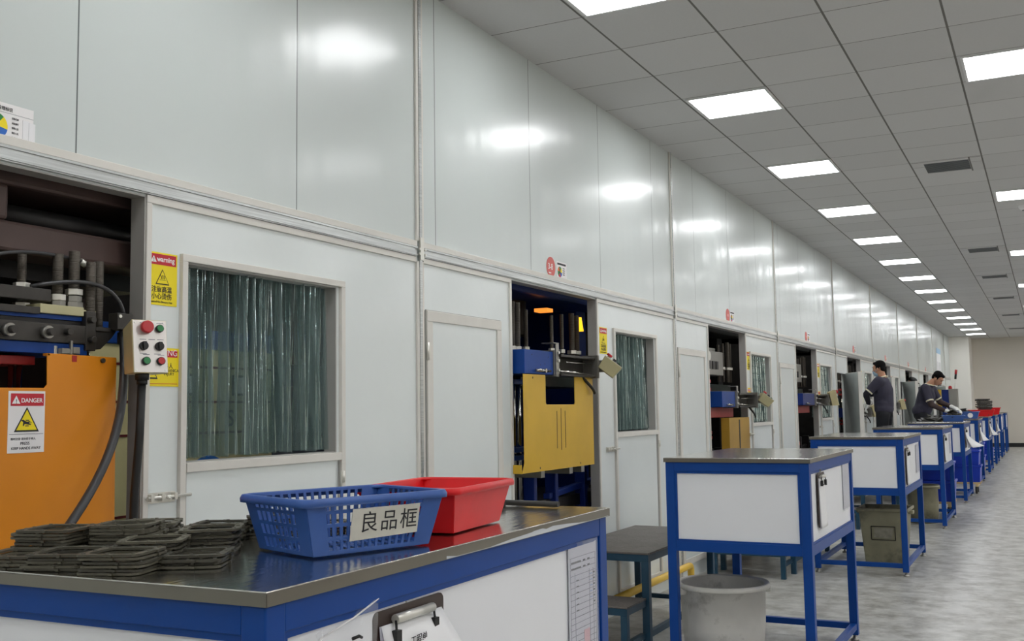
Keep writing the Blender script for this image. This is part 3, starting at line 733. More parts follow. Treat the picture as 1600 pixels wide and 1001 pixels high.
# ------------------------------------------------------------------ baskets
def basket(name, c, ang, m, label, group, bl=(.275, .205), tp=(.33, .24), h=.108, slots=True, z=TZ, sign=None, col=None):
    t = thing(name, label, 'basket', (c[0], c[1], z), group)
    A = Matrix.Rotation(ang, 3, 'Z')
    def W(p): q = A @ Vector(p); return (c[0]+q.x, c[1]+q.y, z+q.z)
    def corner(i, tt):
        hx = (bl[0]*(1-tt)+tp[0]*tt)/2; hy = (bl[1]*(1-tt)+tp[1]*tt)/2
        sx, sy = ((-1, -1), (1, -1), (1, 1), (-1, 1))[i]; return Vector((sx*hx, sy*hy, .004+h*tt))
    mb = MB(); rad = .03
    for i in range(4):
        j = (i+1) % 4; L = (corner(j, 0)-corner(i, 0)).length; nh = max(4, int((L-.06)/.0165)) if slots else 0
        S = [0, .1] if not slots else []
        if slots:
            s0 = .03/L+.02; S = [0]; kinds = ['solid']; step = (1-2*s0)/nh; S.append(s0)
            for q in range(nh):
                kinds += ['hole', 'bar']; S += [s0+step*(q+.64), s0+step*(q+1)]
            kinds += ['solid']; S.append(1)
            rows = [0, .07, .25, .31, .49, .55, .73, .79, .95, 1]
        else: S = [k/8 for k in range(9)]; kinds = ['solid']*8; rows = [0, .33, .66, 1]
        for a in range(len(S)-1):
            for b in range(len(rows)-1):
                if slots and kinds[a] == 'hole' and b % 2 == 1 and b < 9: continue
                q = []
                for s, r_ in ((S[a], rows[b]), (S[a+1], rows[b]), (S[a+1], rows[b+1]), (S[a], rows[b+1])):
                    p = corner(i, r_).lerp(corner(j, r_), s)
                    # round the corners
                    q.append(W(p))
                mb.add(q, [(0, 1, 2, 3)])
    # floor
    if slots:
        for a in range(14):
            u0 = -bl[0]/2+bl[0]*a/14
            mb.add([W((u0, -bl[1]/2, .004)), W((u0+bl[0]/14*.55, -bl[1]/2, .004)), W((u0+bl[0]/14*.55, bl[1]/2, .004)), W((u0, bl[1]/2, .004))], [(0, 1, 2, 3)])
        for b in range(5):
            v0 = -bl[1]/2+bl[1]*b/4.6
            mb.add([W((-bl[0]/2, v0, .004)), W((bl[0]/2, v0, .004)), W((bl[0]/2, v0+.02, .004)), W((-bl[0]/2, v0+.02, .004))], [(0, 1, 2, 3)])
    else: mb.add([W((a*bl[0]/2, b*bl[1]/2, .004)) for a, b in ((-1, -1), (1, -1), (1, 1), (-1, 1))], [(0, 1, 2, 3)])
    o = mb.build('basket_body', m, t); s = o.modifiers.new('s', 'SOLIDIFY'); s.thickness = .0028; s.offset = 0
    # rim
    rm = MB(); pts = []; hx, hy = tp[0]/2, tp[1]/2
    for sx, sy, a0 in ((1, 1, 0), (-1, 1, 90), (-1, -1, 180), (1, -1, 270)):
        for q in range(5):
            a = R(a0+q*22.5); pts.append((sx*(hx-.02)+math.cos(a)*.026, sy*(hy-.02)+math.sin(a)*.026))
    n = len(pts); prof = [(-.010, .0), (-.002, .004), (.006, .003), (.010, -.004), (.009, -.012), (.004, -.012), (.002, -.004), (-.010, -.004)]
    vs = []
    for px, py in pts:
        d = Vector((px, py, 0)).normalized()
        for a, b in prof: vs.append(W((px+d.x*a, py+d.y*a, h+.006+b+ .004*math.cos(px*20))))
    K = len(prof); fs = [(i*K+k, i*K+(k+1) % K, ((i+1) % n)*K+(k+1) % K, ((i+1) % n)*K+k) for i in range(n) for k in range(K)]
    rm.add(vs, fs, True).build('rim', m, t)
    if sign:
        # label fixed on the long side that looks at the aisle (local -y)
        tilt = math.atan2((tp[1]-bl[1])/2, h)
        X = A @ Vector((1, 0, 0)); Y = A @ Vector((0, -math.sin(tilt), math.cos(tilt))); Z = X.cross(Y)
        F = Matrix((X, Y, Z)).transposed()
        mid = Vector(W((.02, -(bl[1]*.48+tp[1]*.52)/2, .004+h*.52)))+Z*.005
        def Q(a, b, n_): return mid+X*a+Y*b+Z*n_
        MB().add([Q(-.082, -.033, 0), Q(.08, -.028, 0), Q(.082, .031, 0), Q(-.08, .03, 0), Q(-.082, -.033, .0012), Q(.08, -.028, .0012), Q(.082, .031, .0012), Q(-.08, .03, .0012)],
                 [(3, 2, 1, 0), (4, 5, 6, 7), (0, 1, 5, 4), (1, 2, 6, 5), (2, 3, 7, 6), (3, 0, 4, 7)]).build('paper_label', mat('worn_label', rgb(208, 206, 196), .6, noise=.12, nscale=20), t)
        for ch, a in zip('良品框', (-.062, -.014, .034)): text(ch, .044, Q(a, -.014, .0016), M_ink, t, frame=F, name='lettering')
    return t
basket('slotted_basket', (-1.303, 1.772), R(69.2), M_bblue, 'blue slotted plastic basket with a white Chinese label on the closest table', 'plastic baskets on the tables', sign=True, z=TT)
basket('slotted_basket', (-1.318, 2.165), R(96), M_bred, 'red plastic basket behind the blue one on the closest table', 'plastic baskets on the tables', z=TT, slots=False, tp=(.345, .245), h=.1)
t = thing('rubber_strip', 'long black rubber strip lying along the far edge of the closest table', 'rubber strip', (-1.5, 2.70, TT), 'black rubber strips')
MB().tube([(-1.86, 2.72, TT+.009), (-1.6, 2.715, TT+.009), (-1.4, 2.71, TT+.009), (-1.245, 2.70, TT+.009)], .008).build('strip', M_rubber, t)
t = thing('rubber_strip', 'shorter black rubber strip beside the red basket on the closest table', 'rubber strip', (-1.45, 2.62, TT), 'black rubber strips')
MB().tube([(-1.7, 2.60, TT+.009), (-1.5, 2.612, TT+.009), (-1.375, 2.62, TT+.009)], .008).build('strip', M_rubber, t)
# distant baskets and heaps
def heap(c, z, rx, ry, h, label, n=26, name='rubber_scrap_heap', m=None):
    mb = MB()
    for k in range(n):
        a = random.uniform(0, 6.28); q = random.random()**.6; px, py = c[0]+rx*q*math.cos(a), c[1]+ry*q*math.sin(a)
        zz = z+.012+h*(1-q)*random.uniform(.5, 1)
        M_ = Matrix.Translation((px, py, zz)) @ Euler((random.uniform(-.5, .5), random.uniform(-.5, .5), random.uniform(0, 3))).to_matrix().to_4x4()
        s = random.uniform(.035, .06)
        mb.add([(-s, -s, 0), (s, -s, 0), (s, s, .004), (-s, s, 0), (-s, -s, .012), (s, -s, .012), (s, s, .016), (-s, s, .012)], [(3, 2, 1, 0), (4, 5, 6, 7), (0, 1, 5, 4), (1, 2, 6, 5), (2, 3, 7, 6), (3, 0, 4, 7)], M=M_)
    mb.ell((c[0], c[1], z+h*.42), rx*.8, ry*.8, h*.4)
    o = mb.build(name, m or M_rubber); recentre(o, (c[0], c[1], z)); tag(o, label, 'rubber scrap', kind='stuff'); return o
basket('storage_basket', (-1.33, 17.72), R(4), M_bblue, 'plain blue plastic basket full of black rubber on the fifth table', 'plastic baskets on the tables', slots=False, bl=(.28, .3), tp=(.33, .36), h=.09)
heap((-1.33, 17.72), TZ+.05, .12, .13, .1, 'black rubber scrap heaped in the blue basket on the fifth table')
heap((-1.62, 17.5), TZ, .16, .22, .1, 'black rubber scrap heaped on the fifth table beside the blue basket')
t = thing('rubber_sheet', 'flat black rubber sheet lying on the left part of the fifth table', 'rubber sheet', (-1.75, 17.05, TZ))
MB().box(-1.86, -1.52, 16.86, 17.25, TZ, TZ+.012).build('sheet', M_rubber, t, .004)
basket('storage_basket', (-1.34, 21.0), R(2), M_bblue, 'blue plastic basket with a round white sticker on the sixth table', 'plastic baskets on the tables', slots=False, bl=(.36, .3), tp=(.42, .36), h=.12)
t = thing('round_sticker', 'round white sticker on the front of the blue basket on the sixth table', 'sticker', (-1.3, 20.82, TZ+.07))
MB().cyl((-1.27, 20.832, TZ+.06), (-1.27, 20.826, TZ+.06), .045, n=20).build('disc', M_swhite, t)
heap((-1.38, 21.0), TZ+.06, .15, .13, .1, 'black rubber scrap in the blue basket on the sixth table')
basket('storage_basket', (-1.27, 24.5), R(2), M_bred, 'red plastic basket holding a tall black rubber stack on the seventh table', 'plastic baskets on the tables', slots=False, bl=(.42, .36), tp=(.5, .42), h=.13)
for k in range(16):
    o = MB().box(-.13, .13, -.12, .12, 0, .02).build('rubber_block', M_rubber, None, .004); o.location = (-1.19+random.uniform(-.03, .03)-.002*k, 24.5+random.uniform(-.03, .03), TZ+.02+.022*k); o.rotation_euler.z = random.uniform(-.4, .4)
    tag(o, ('topmost black rubber slab of the tall stack in the red basket' if k == 15 else 'black rubber slab below the top one in the tall stack in the red basket'), 'rubber slab', 'black rubber slabs stacked in the red basket')
basket('storage_basket', (-1.27, 27.8), R(2), M_bred, 'small red plastic basket on the eighth table', 'plastic baskets on the tables', slots=False, bl=(.42, .36), tp=(.5, .42), h=.16)

# ------------------------------------------------------------------ bins, totes under the tables
def round_bin(c, rt, rb, h, m, label, handle=True):
    t = thing('waste_bin', label, 'bin', (c[0], c[1], 0), 'plastic bins under the tables')
    prof = [(0, .012), (rb-.006, .012), (rb*.5+rt*.5-.008, h*.5), (rt-.03, h-.006), (rt-.028, h), (rt-.004, h+.004), (rt, h-.006), (rt, h-.022), (rt-.006, h-.026), (rt-.024, h-.028), (rb*.5+rt*.5-.002, h*.5), (rb, 0), (0, 0)]
    MB().lathe(prof, (c[0], c[1], 0), 40).build('bin_body', m, t)
    if handle:
        for s in (-1, 1):
            a = R(215 if s < 0 else 35); d = Vector((math.cos(a), math.sin(a), 0)); n = Vector((-d.y, d.x, 0)); p = Vector((c[0], c[1], h-.055))+d*(rt-.035)
            v = [p+n*u+d*w_+Vector((0, 0, z)) for z in (0, .035) for w_ in (0, .035) for u in (-.06, .06)]
            MB().add(v, [(0, 2, 3, 1), (4, 5, 7, 6), (0, 1, 5, 4), (2, 6, 7, 3), (0, 4, 6, 2), (1, 3, 7, 5)]).build('handle', m, t, .006)
    return t
round_bin((-1.69, 5.86), .262, .205, .475, M_bin, 'large grey scuffed round plastic bin under the second work table')
o = MB().box(-.012, .018, -.004, .004, 0, .004).build('rubber_offcut', M_rubber); o.location = (-1.60, 5.95, .3); tag(o, 'tiny black rubber offcut stuck inside the grey round bin', 'offcut')
o.location = (-1.485, 5.92, .40); o.rotation_euler = (0, -1.2, .2)
def square_bin(c, ht, hb, h, label):
    t = thing('waste_bin', label, 'bin', (c[0], c[1], 0), 'plastic bins under the tables')
    mb = MB(); lv = [(hb, 0), (ht-.01, h-.03), (ht+.012, h-.03), (ht+.012, h), (ht-.006, h), (hb-.006, .012)]
    vs = []
    for hh, z in lv:
        for sx, sy in ((-1, -1), (1, -1), (1, 1), (-1, 1)): vs.append((c[0]+sx*hh, c[1]+sy*hh, z))
    fs = [(i*4+k, i*4+(k+1) % 4, (i+1)*4+(k+1) % 4, (i+1)*4+k) for i in range(len(lv)-1) for k in range(4)]+[(3, 2, 1, 0), (20, 21, 22, 23)]
    mb.add(vs, fs).build('bin_body', M_bin2, t, .008)
    a = .115*ht/.24
    fr = MB(); y = lambda z: c[1]-(hb+(ht-.01-hb)*z/(h-.03))-.003
    pts = [(-a, .24), (a, .24), (a, .36), (-a, .36)]
    for (u0, z0), (u1, z1) in zip(pts, pts[1:]+pts[:1]): fr.tube([(c[0]+u0, y(z0), z0), (c[0]+u1, y(z1), z1)], .004, 6)
    fr.build('moulded_frame', M_dark, t)
    MB().add([(c[0]-a*.8, y(.26)-.001, .26), (c[0]+a*.7, y(.26)-.001, .255), (c[0]+a*.85, y(.34)-.001, .345), (c[0]-a*.75, y(.35)-.001, .35)], [(0, 1, 2, 3)]).build('worn_sticker', mat('worn_sticker', rgb(140, 136, 122), .6, noise=.3, nscale=20), t)
    for s in (-1, 1): MB().box(c[0]+s*(ht+.012)-.02, c[0]+s*(ht+.012)+.02, c[1]-.05, c[1]+.05, h-.06, h-.03).build('handle', M_bin2, t, .004)
    return t
square_bin((-1.385, 10.2), .215, .165, .525, 'olive square bin with a worn sticker under the third work table')
round_bin((-1.44, 13.95), .2, .165, .46, M_bin2, 'olive round bin under the fourth work table')
def tote(c, sx, sy, z0, h, label):
    t = thing('tote_box', label, 'tote box', (c[0], c[1], z0), 'blue totes under the tables')
    mb = MB(); vs = []
    lv = [(1, 0), (1.04, h), (1.1, h), (1.1, h-.02), (1.0, h-.02)] ; lv = [(.94, 0), (1, h-.03), (1.05, h-.03), (1.05, h), (.97, h), (.9, .01)]
    for s, z in lv:
        for a, b in ((-1, -1), (1, -1), (1, 1), (-1, 1)): vs.append((c[0]+a*sx*s, c[1]+b*sy*s, z0+z))
    mb.add(vs, [(i*4+k, i*4+(k+1) % 4, (i+1)*4+(k+1) % 4, (i+1)*4+k) for i in range(5) for k in range(4)]+[(3, 2, 1, 0), (20, 21, 22, 23)])
    mb.build('tote_body', M_tote, t, .006)
    return t
def slat_base(c, sx, sy, label):
    t = thing('slatted_dolly', label, 'dolly', (c[0], c[1], 0), 'slatted dollies under the totes')
    for k in range(3): MB().box(c[0]-sx, c[0]+sx, c[1]-sy+k*sy*.8, c[1]-sy+k*sy*.8+sy*.3, .16, .19).build('slat', M_wood, t)
    for a in (-1, 1): MB().box(c[0]+a*sx*.8-.02, c[0]+a*sx*.8+.02, c[1]-sy, c[1]+sy, .12, .16).build('bearer', M_wood, t)
    for a in (-1, 1):
        for b in (-1, 1): MB().cyl((c[0]+a*sx*.75-.015, c[1]+b*sy*.75, .06), (c[0]+a*sx*.75+.015, c[1]+b*sy*.75, .06), .06, n=14).build('wheel', M_rubber, t)
for k, (y, w_) in enumerate(((14.98, 'between the fourth and fifth work tables'), (18.75, 'between the fifth and sixth work tables'), (22.4, 'between the sixth and seventh work tables'), (25.9, 'between the seventh and eighth work tables'))):
    sh = (0, 0, .0, 0)[k]
    slat_base((-1.42+.12*(k == 1), y), .27, .24, 'low pale slatted dolly under the stacked blue totes '+w_)
    tote((-1.42+.12*(k == 1), y), .28, .25, .19, .27, 'lower of two stacked blue plastic totes '+w_)
    tote((-1.42+.12*(k == 1), y), .27, .24, .46, .24, 'upper of two stacked blue plastic totes '+w_)

# ------------------------------------------------------------------ step platforms
def platform(x0, x1, y0, y1, h, label, steps=2):
    t = thing('step_platform', label, 'step platform', ((x0+x1)/2, (y0+y1)/2, 0), 'teal step platforms along the wall')
    MB().box(x0, x1, y0, y1, h-.012, h).build('tread', M_tread, t, .002)
    MB().box(x0+.003, x1-.003, y0+.003, y0+.03, h-.055, h-.013).box(x0+.003, x1-.003, y1-.03, y1-.003, h-.055, h-.013).box(x0+.003, x0+.03, y0+.03, y1-.03, h-.055, h-.013).box(x1-.03, x1-.003, y0+.03, y1-.03, h-.055, h-.013).build('apron', M_teal, t)
    for a, b in ((x0+.004, y0+.004), (x1-.049, y0+.004), (x0+.004, y1-.049), (x1-.049, y1-.049)): MB().box(a, a+.045, b, b+.045, 0, h-.055).build('leg', M_teal, t, .002)
    MB().box(x1-.04, x1-.01, y0+.05, y1-.05, .10, .135).build('stretcher', M_teal, t); MB().box(x0+.05, x1-.05, y1-.04, y1-.01, .09, .12).build('stretcher', M_teal, t)
    if steps:
        sh = h*.56; sy0 = y0-.32
        s = MB().box(x0+.02, x1-.02, sy0, y0-.002, sh-.01, sh).build('step_tread', M_tread, t, .002)
        MB().box(x0+.022, x1-.022, sy0+.002, sy0+.03, sh-.05, sh-.011).box(x0+.022, x0+.05, sy0+.03, y0-.004, sh-.05, sh-.011).box(x1-.05, x1-.022, sy0+.03, y0-.004, sh-.05, sh-.011).build('apron', M_teal, t)
        for a in (x0+.024, x1-.064): MB().box(a, a+.04, sy0+.004, sy0+.044, 0, sh-.05).build('leg', M_teal, t, .002)
        MB().box(x1-.062, x1-.03, sy0+.044, y0, .1, .13).build('stretcher', M_teal, t)
platform(-2.76, -2.16, 5.95, 7.33, .6, 'teal steel step platform with worn tread between the first and second tables')
platform(-2.70, -2.02, 9.3, 10.9, .42, 'teal step platform at the wall opposite the third work table')
platform(-2.70, -2.02, 13.2, 14.7, .42, 'teal step platform at the wall opposite the fourth work table')
platform(-2.72, -2.0, 16.25, 17.9, .42, 'teal step platform under the masked worker', 0)
platform(-2.45, -1.66, 18.6, 19.7, .37, 'teal step platform under the worker bending over the table', 0)
platform(-2.98, -2.62, 25.0, 25.6, .42, 'teal step platform under the worker in the black cap', 0)
for k, (y, ylen, w_) in enumerate(((7.45, 1.0, 'beside the first step platform'), (11.1, .9, 'opposite the third work table'))):
    t = thing('pipe_guard', 'yellow bent pipe guard on the floor at the wall '+w_, 'pipe guard', (-2.68, y+ylen, 0), 'yellow pipe guards')
    x = -2.70+(-.0)
    MB().tube([(x, y-1.1, .16), (x, y+ylen-.09, .16)]+bez((x, y+ylen-.09, .16), (x, y+ylen, .16), (x, y+ylen, .16), (x, y+ylen, .08), 8)+[(x, y+ylen, .001)], .028, 12).build('pipe', M_ypipe, t)
    MB().box(x-.05, x+.05, y+ylen-.05, y+ylen+.05, 0, .008).build('base_plate', M_ypipe, t)

# ------------------------------------------------------------------ signs on the wall
def tri(mb, x, cy, cz, s, th):
    mb.poly([(x, cy-s/2, cz-s*.43), (x, cy+s/2, cz-s*.43), (x, cy, cz+s*.43)], th, (1, 0, 0)); return mb
def warn_hot(y0, y1, z0, z1, label, small=False):
    x = WX+.0005; W, H = y1-y0, z1-z0; cy = (y0+y1)/2
    t = thing('warning_sign', label, 'sign', (WX, cy, z0), 'yellow warning signs on the wall')
    MB().box(x, x+.0015, y0, y1, z0, z1).build('sign_plate', M_syel, t)
    MB().box(x+.0015, x+.0022, y0+W*.04, y1-W*.04, z1-H*.235, z1-H*.03).build('red_band', M_sred, t)
    if small: 
        MB().box(x+.0022, x+.003, y0+W*.2, y1-W*.2, z1-H*.17, z1-H*.09).build('lettering', M_swhite, t)
    b = x+.0024
    tri(MB(), b, y0+W*.2, z1-H*.13, W*.19, .0005).build('alert_triangle', M_swhite, t)
    if not small:
        text('!', W*.13, (b+.0006, y0+W*.185, z1-H*.175), M_ink, t, bold=.01)
        text('warning', W*.185, (b, y0+W*.31, z1-H*.17), M_swhite, t, bold=.02)
    tri(MB(), b-.0006, cy, z1-H*.46, W*.46, .0006).build('hazard_triangle', M_ink, t)
    tri(MB(), b, cy, z1-H*.465, W*.38, .0006).build('triangle_field', M_syel, t)
    hv = MB()
    for q in (-1, 0, 1):
        hv.tube([(b+.001, cy+q*W*.05+.3*W*.05*math.sin(k*1.2), z1-H*.50+k*H*.018) for k in range(5)], W*.008, 5)
    hv.box(b, b+.0008, cy-W*.1, cy+W*.1, z1-H*.525, z1-H*.517)
    hv.build('heat_symbol', M_ink, t)
    text('注意高温', W*.17, (b, y0+W*.14, z1-H*.745), M_ink, t, bold=.009)
    text('小心烫伤', W*.17, (b, y0+W*.14, z1-H*.875), M_ink, t, bold=.009)
    text('Caution!Hot Beware Hot', W*.075, (b, y0+W*.06, z1-H*.955), M_ink, t)
def warn_hurt(y0, y1, z0, z1, label, small=False):
    x = WX+.0005; W, H = y1-y0, z1-z0; b = x+.0018
    t = thing('warning_sign', label, 'sign', (WX, (y0+y1)/2, z0), 'yellow warning signs on the wall')
    MB().box(x, x+.0015, y0, y1, z0, z1).build('sign_plate', M_syel, t)
    MB().box(b, b+.0006, y0+W*.05, y1-W*.05, z1-H*.24, z1-H*.07).build('red_band', M_sred, t)
    MB().box(b, b+.0006, y0+W*.05, y1-W*.05, z0+H*.06, z0+H*.075).build('red_line', M_sred, t)
    tri(MB(), b, y0+W*.27, z0+H*.38, W*.34, .0005).build('hazard_triangle', M_ink, t); tri(MB(), b+.0005, y0+W*.27, z0+H*.375, W*.26, .0005).build('triangle_field', M_syel, t)
    if not small:
        text('WARNING', W*.17, (b+.0006, y0+W*.12, z1-H*.2), M_swhite, t)
        text('当心机械伤人', W*.12, (b, y0+W*.12, z1-H*.52), M_ink, t, bold=.009)
        text('MECHANICAL', W*.085, (b, y0+W*.5, z1-H*.62), M_ink, t); text('INJURY', W*.085, (b, y0+W*.6, z1-H*.71), M_ink, t)
    else: MB().box(b, b+.0006, y0+W*.12, y1-W*.12, z1-H*.5, z1-H*.4).build('lettering', M_ink, t)
warn_hot(2.655, 2.797, 1.852, 2.042, 'yellow hot surface warning sign with red band left of the nearest window')
warn_hurt(2.63, 2.812, 1.562, 1.70, 'yellow injury warning sign half hidden behind the nearest control box')
for i in range(1, 7):
    c, o0, o1, w0, w1 = BAY[i]
    warn_hot(o1+.06, o1+.20, 1.852, 2.042, 'yellow hot surface warning sign left of the %s window' % ORD[i], small=i > 2)
    if i > 1: warn_hurt(o1+.05, o1+.21, 1.5, 1.66, 'lower yellow warning sign left of the %s window' % ORD[i], small=i > 2)
def status_sign(y0, y1, z0, z1, label, detail):
    t = thing('status_board', label, 'sign', (WX, (y0+y1)/2, z0), 'machine status boards above the openings')
    x = WX+.002; W, H = y1-y0, z1-z0
    MB().box(WX, x, y0, y1, z0, z1).build('board', M_swhite, t)
    MB().box(x, x+.001, y0, y1, z0-.002, z0+.003).build('bottom_edge', M_black, t)
    cy, cz, r_ = y0+W*.32, z0+H*.37, H*.33
    cols = [M_syel, M_sgreen, M_sorange, M_sgreen, M_sred, M_sblue]
    for k in range(6):
        pts = [(x, cy, cz)]+[(x, cy+r_*math.cos(R(60*k-10+a*10)), cz+r_*math.sin(R(60*k-10+a*10))) for a in range(7)]
        MB().poly(pts, .001, (1, 0, 0)).build('dial_sector', cols[k], t)
    MB().poly([(x+.001, cy-.012*H*6, cz-.01), (x+.001, cy+.012*H*6, cz-.01), (x+.001, cy+.004, cz+r_*.55), (x+.001, cy-.004, cz+r_*.55)], .001, (1, 0, 0)).build('dial_pointer', M_ink, t)
    if detail:
        text('设备状态管理标识', H*.115, (x+.0006, y0+W*.07, z1-H*.19), M_ink, t, bold=.004, width=.95)
        MB().box(x, x+.0006, y0, y1, z1-H*.25, z1-H*.243).build('rule', M_inkg, t)
        for k, s in enumerate(('设备名称', '设备编号', '管理人员', '操作人员', '责 任 人')):
            text(s, H*.062, (x+.0006, y0+W*.60, z1-H*(.38+.125*k)), M_ink, t, bold=.003, width=.8)
        MB().box(x, x+.001, y1-W*.2, y1-W*.08, z0+H*.1, z1-H*.33).build('name_slip', M_paper, t)
        MB().box(x+.001, x+.002, y1-W*.09, y1+W*.03, z0+H*.1, z1-H*.36).build('name_slip', M_paper, t)
    else:
        MB().box(x, x+.0006, y0+W*.08, y1-W*.08, z1-H*.2, z1-H*.08).build('title_line', M_ink, t)
        for k in range(4): MB().box(x, x+.0006, y0+W*.62, y0+W*.8, z1-H*(.4+.13*k), z1-H*(.35+.13*k)).build('text_line', M_ink, t)
status_sign(1.985, 2.178, 2.305, 2.425, 'white machine status board with coloured dial at the left edge', True)
for i in range(1, 8):
    c = COLS[i]; y = c+1.6 if i > 1 else 6.043
    if i == 2: y = 10.235
    if i > 2: y = c+1.72
    t = thing('round_number_sign', ('round red number sign reading 3-8 above the second opening' if i == 1 else 'round pink-red number sign above the %s press opening' % ORD[i]), 'sign', (WX, y, 2.38), 'round red number signs')
    MB().cyl((WX, y, 2.378), (WX+.002, y, 2.378), .066, n=32).build('disc', M_sdot, t)
    if i == 1:
        text('3-8', .055, (WX+.0024, y-.045, 2.362), M_swhite, t, bold=.01)
        MB().box(WX+.002, WX+.0028, y-.035, y+.0, 2.335, 2.343).build('dash', M_swhite, t)
    else: MB().box(WX+.002, WX+.0028, y-.03, y+.03, 2.365, 2.39).build('faint_numerals', mat('faded_pink', rgb(226, 150, 146), .5), t)
    status_sign(y+.085, y+.245, 2.322, 2.428, 'small machine status board right of the round sign above the %s opening' % ORD[i], False)
t = thing('notice_sheet', 'pale blue and white notice high on the far end of the wall', 'notice', (WX, 33.2, 2.4))
MB().box(WX+.001, WX+.004, 32.6, 33.9, 2.95, 3.1).build('blue_heading', mat('pale_blue_print', rgb(150, 186, 214), .6), t)
MB().box(WX, WX+.002, 32.6, 33.9, 2.3, 2.95).build('sheet', M_paper, t)
for k in (32.8, 33.3, 33.7): MB().box(WX+.002, WX+.003, k, k+.06, 2.36, 2.7).build('text_column', M_inkg, t)

# ------------------------------------------------------------------ control box
def control_box(root, c, w, h, d, yaw, pitch, detail, body=None):
    """box centred at c, face normal +x turned by yaw (about z) and pitched up"""
    body = body or M_boxm
    A = Matrix.Rotation(yaw, 3, 'Z') @ Matrix.Rotation(-pitch, 3, 'Y'); c = Vector(c)
    def Q(x, y, z): return c+A @ Vector((x, y, z))
    v = [Q(x, y, z) for x, k in ((-d, .86), (0, 1)) for z in (-h/2*k, h/2*k) for y in (-w/2*k, w/2*k)]
    bx = MB().add(v, [(0, 1, 3, 2), (4, 6, 7, 5), (0, 4, 5, 1), (2, 3, 7, 6), (0, 2, 6, 4), (1, 5, 7, 3)]).build('control_box', body, root, .003)
    v = [Q(x, y, z) for x in (0, .0025) for z in (-h/2+.003, h/2-.003) for y in (-w/2+.003, w/2-.003)]
    MB().add(v, [(0, 1, 3, 2), (4, 6, 7, 5), (0, 4, 5, 1), (2, 3, 7, 6), (0, 2, 6, 4), (1, 5, 7, 3)]).build('face_plate', M_boxf, bx)
    def knob(y, z, r_, ln, m, nm, rim=M_black):
        if rim: MB().cyl(Q(.0025, y, z), Q(.0025+ln*.75, y, z), r_*1.15, n=18).build(nm+'_collar', rim, bx)
        MB().cyl(Q(.002, y, z), Q(.0025+ln, y, z), r_, r_*.92, n=18).build(nm, m, bx)
    s = min(w, h*.8)/.13
    MB().cyl(Q(.002, -w*.13, h*.34), Q(.018*s, -w*.13, h*.34), .012*s, n=18).build('stop_button_stem', M_boxm, bx)
    MB().cyl(Q(.016*s, -w*.13, h*.34), Q(.034*s, -w*.13, h*.34), .024*s, .022*s, n=22).build('stop_button', M_rbtn, bx, .002)
    knob(w*.27, h*.33, .0125*s, .016*s, M_green, 'green_button')
    knob(-w*.15, -h*.28, .013*s, .016*s, M_green, 'green_button'); knob(w*.27, -h*.28, .013*s, .016*s, M_rbtn, 'red_button')
    for y in (-w*.2, w*.25):
        kb = MB().cyl(Q(.002, y, .0), Q(.014*s, y, .0), .016*s, n=18)
        v = [Q(x, y+a, b) for x in (.014*s, .024*s) for a, b in ((-.006*s, -.014*s), (.006*s, -.014*s), (.006*s, .014*s), (-.006*s, .014*s))]
        kb.add(v, [(3, 2, 1, 0), (4, 5, 6, 7), (0, 1, 5, 4), (1, 2, 6, 5), (2, 3, 7, 6), (3, 0, 4, 7)]).build('selector_knob', M_black, bx)
    if detail:
        for y in (-w/2+.01, w/2-.01):
            for z in (-h/2+.01, h/2-.01): MB().cyl(Q(.002, y, z), Q(.005, y, z), .0035, n=8).build('screw', M_nut, bx)
        lb = MB()
        for y, z in ((-w*.28, h*.43), (w*.2, h*.43), (-w*.3, h*.12), (-w*.05, h*.12), (w*.2, h*.12), (-w*.3, -h*.14), (-w*.22, -h*.16), (w*.1, -h*.15), (w*.2, -h*.17)):
            v = [Q(.0028, y+a, z+b) for a, b in ((0, 0), (.022, 0), (.022, .002), (0, .002))]; lb.add(v, [(0, 1, 2, 3)])
        lb.build('small_print', M_inkg, bx)
    return bx

def nut(root, x, y, z, r_=.016, h=.014, m=None, axis='z', name='nut'):
    d = {'z': Vector((0, 0, 1)), 'x': Vector((1, 0, 0))}[axis]; p = Vector((x, y, z))
    MB().cyl(p, p+d*h, r_, n=6, smooth=False).build(name, m or M_nut, root, .0015)

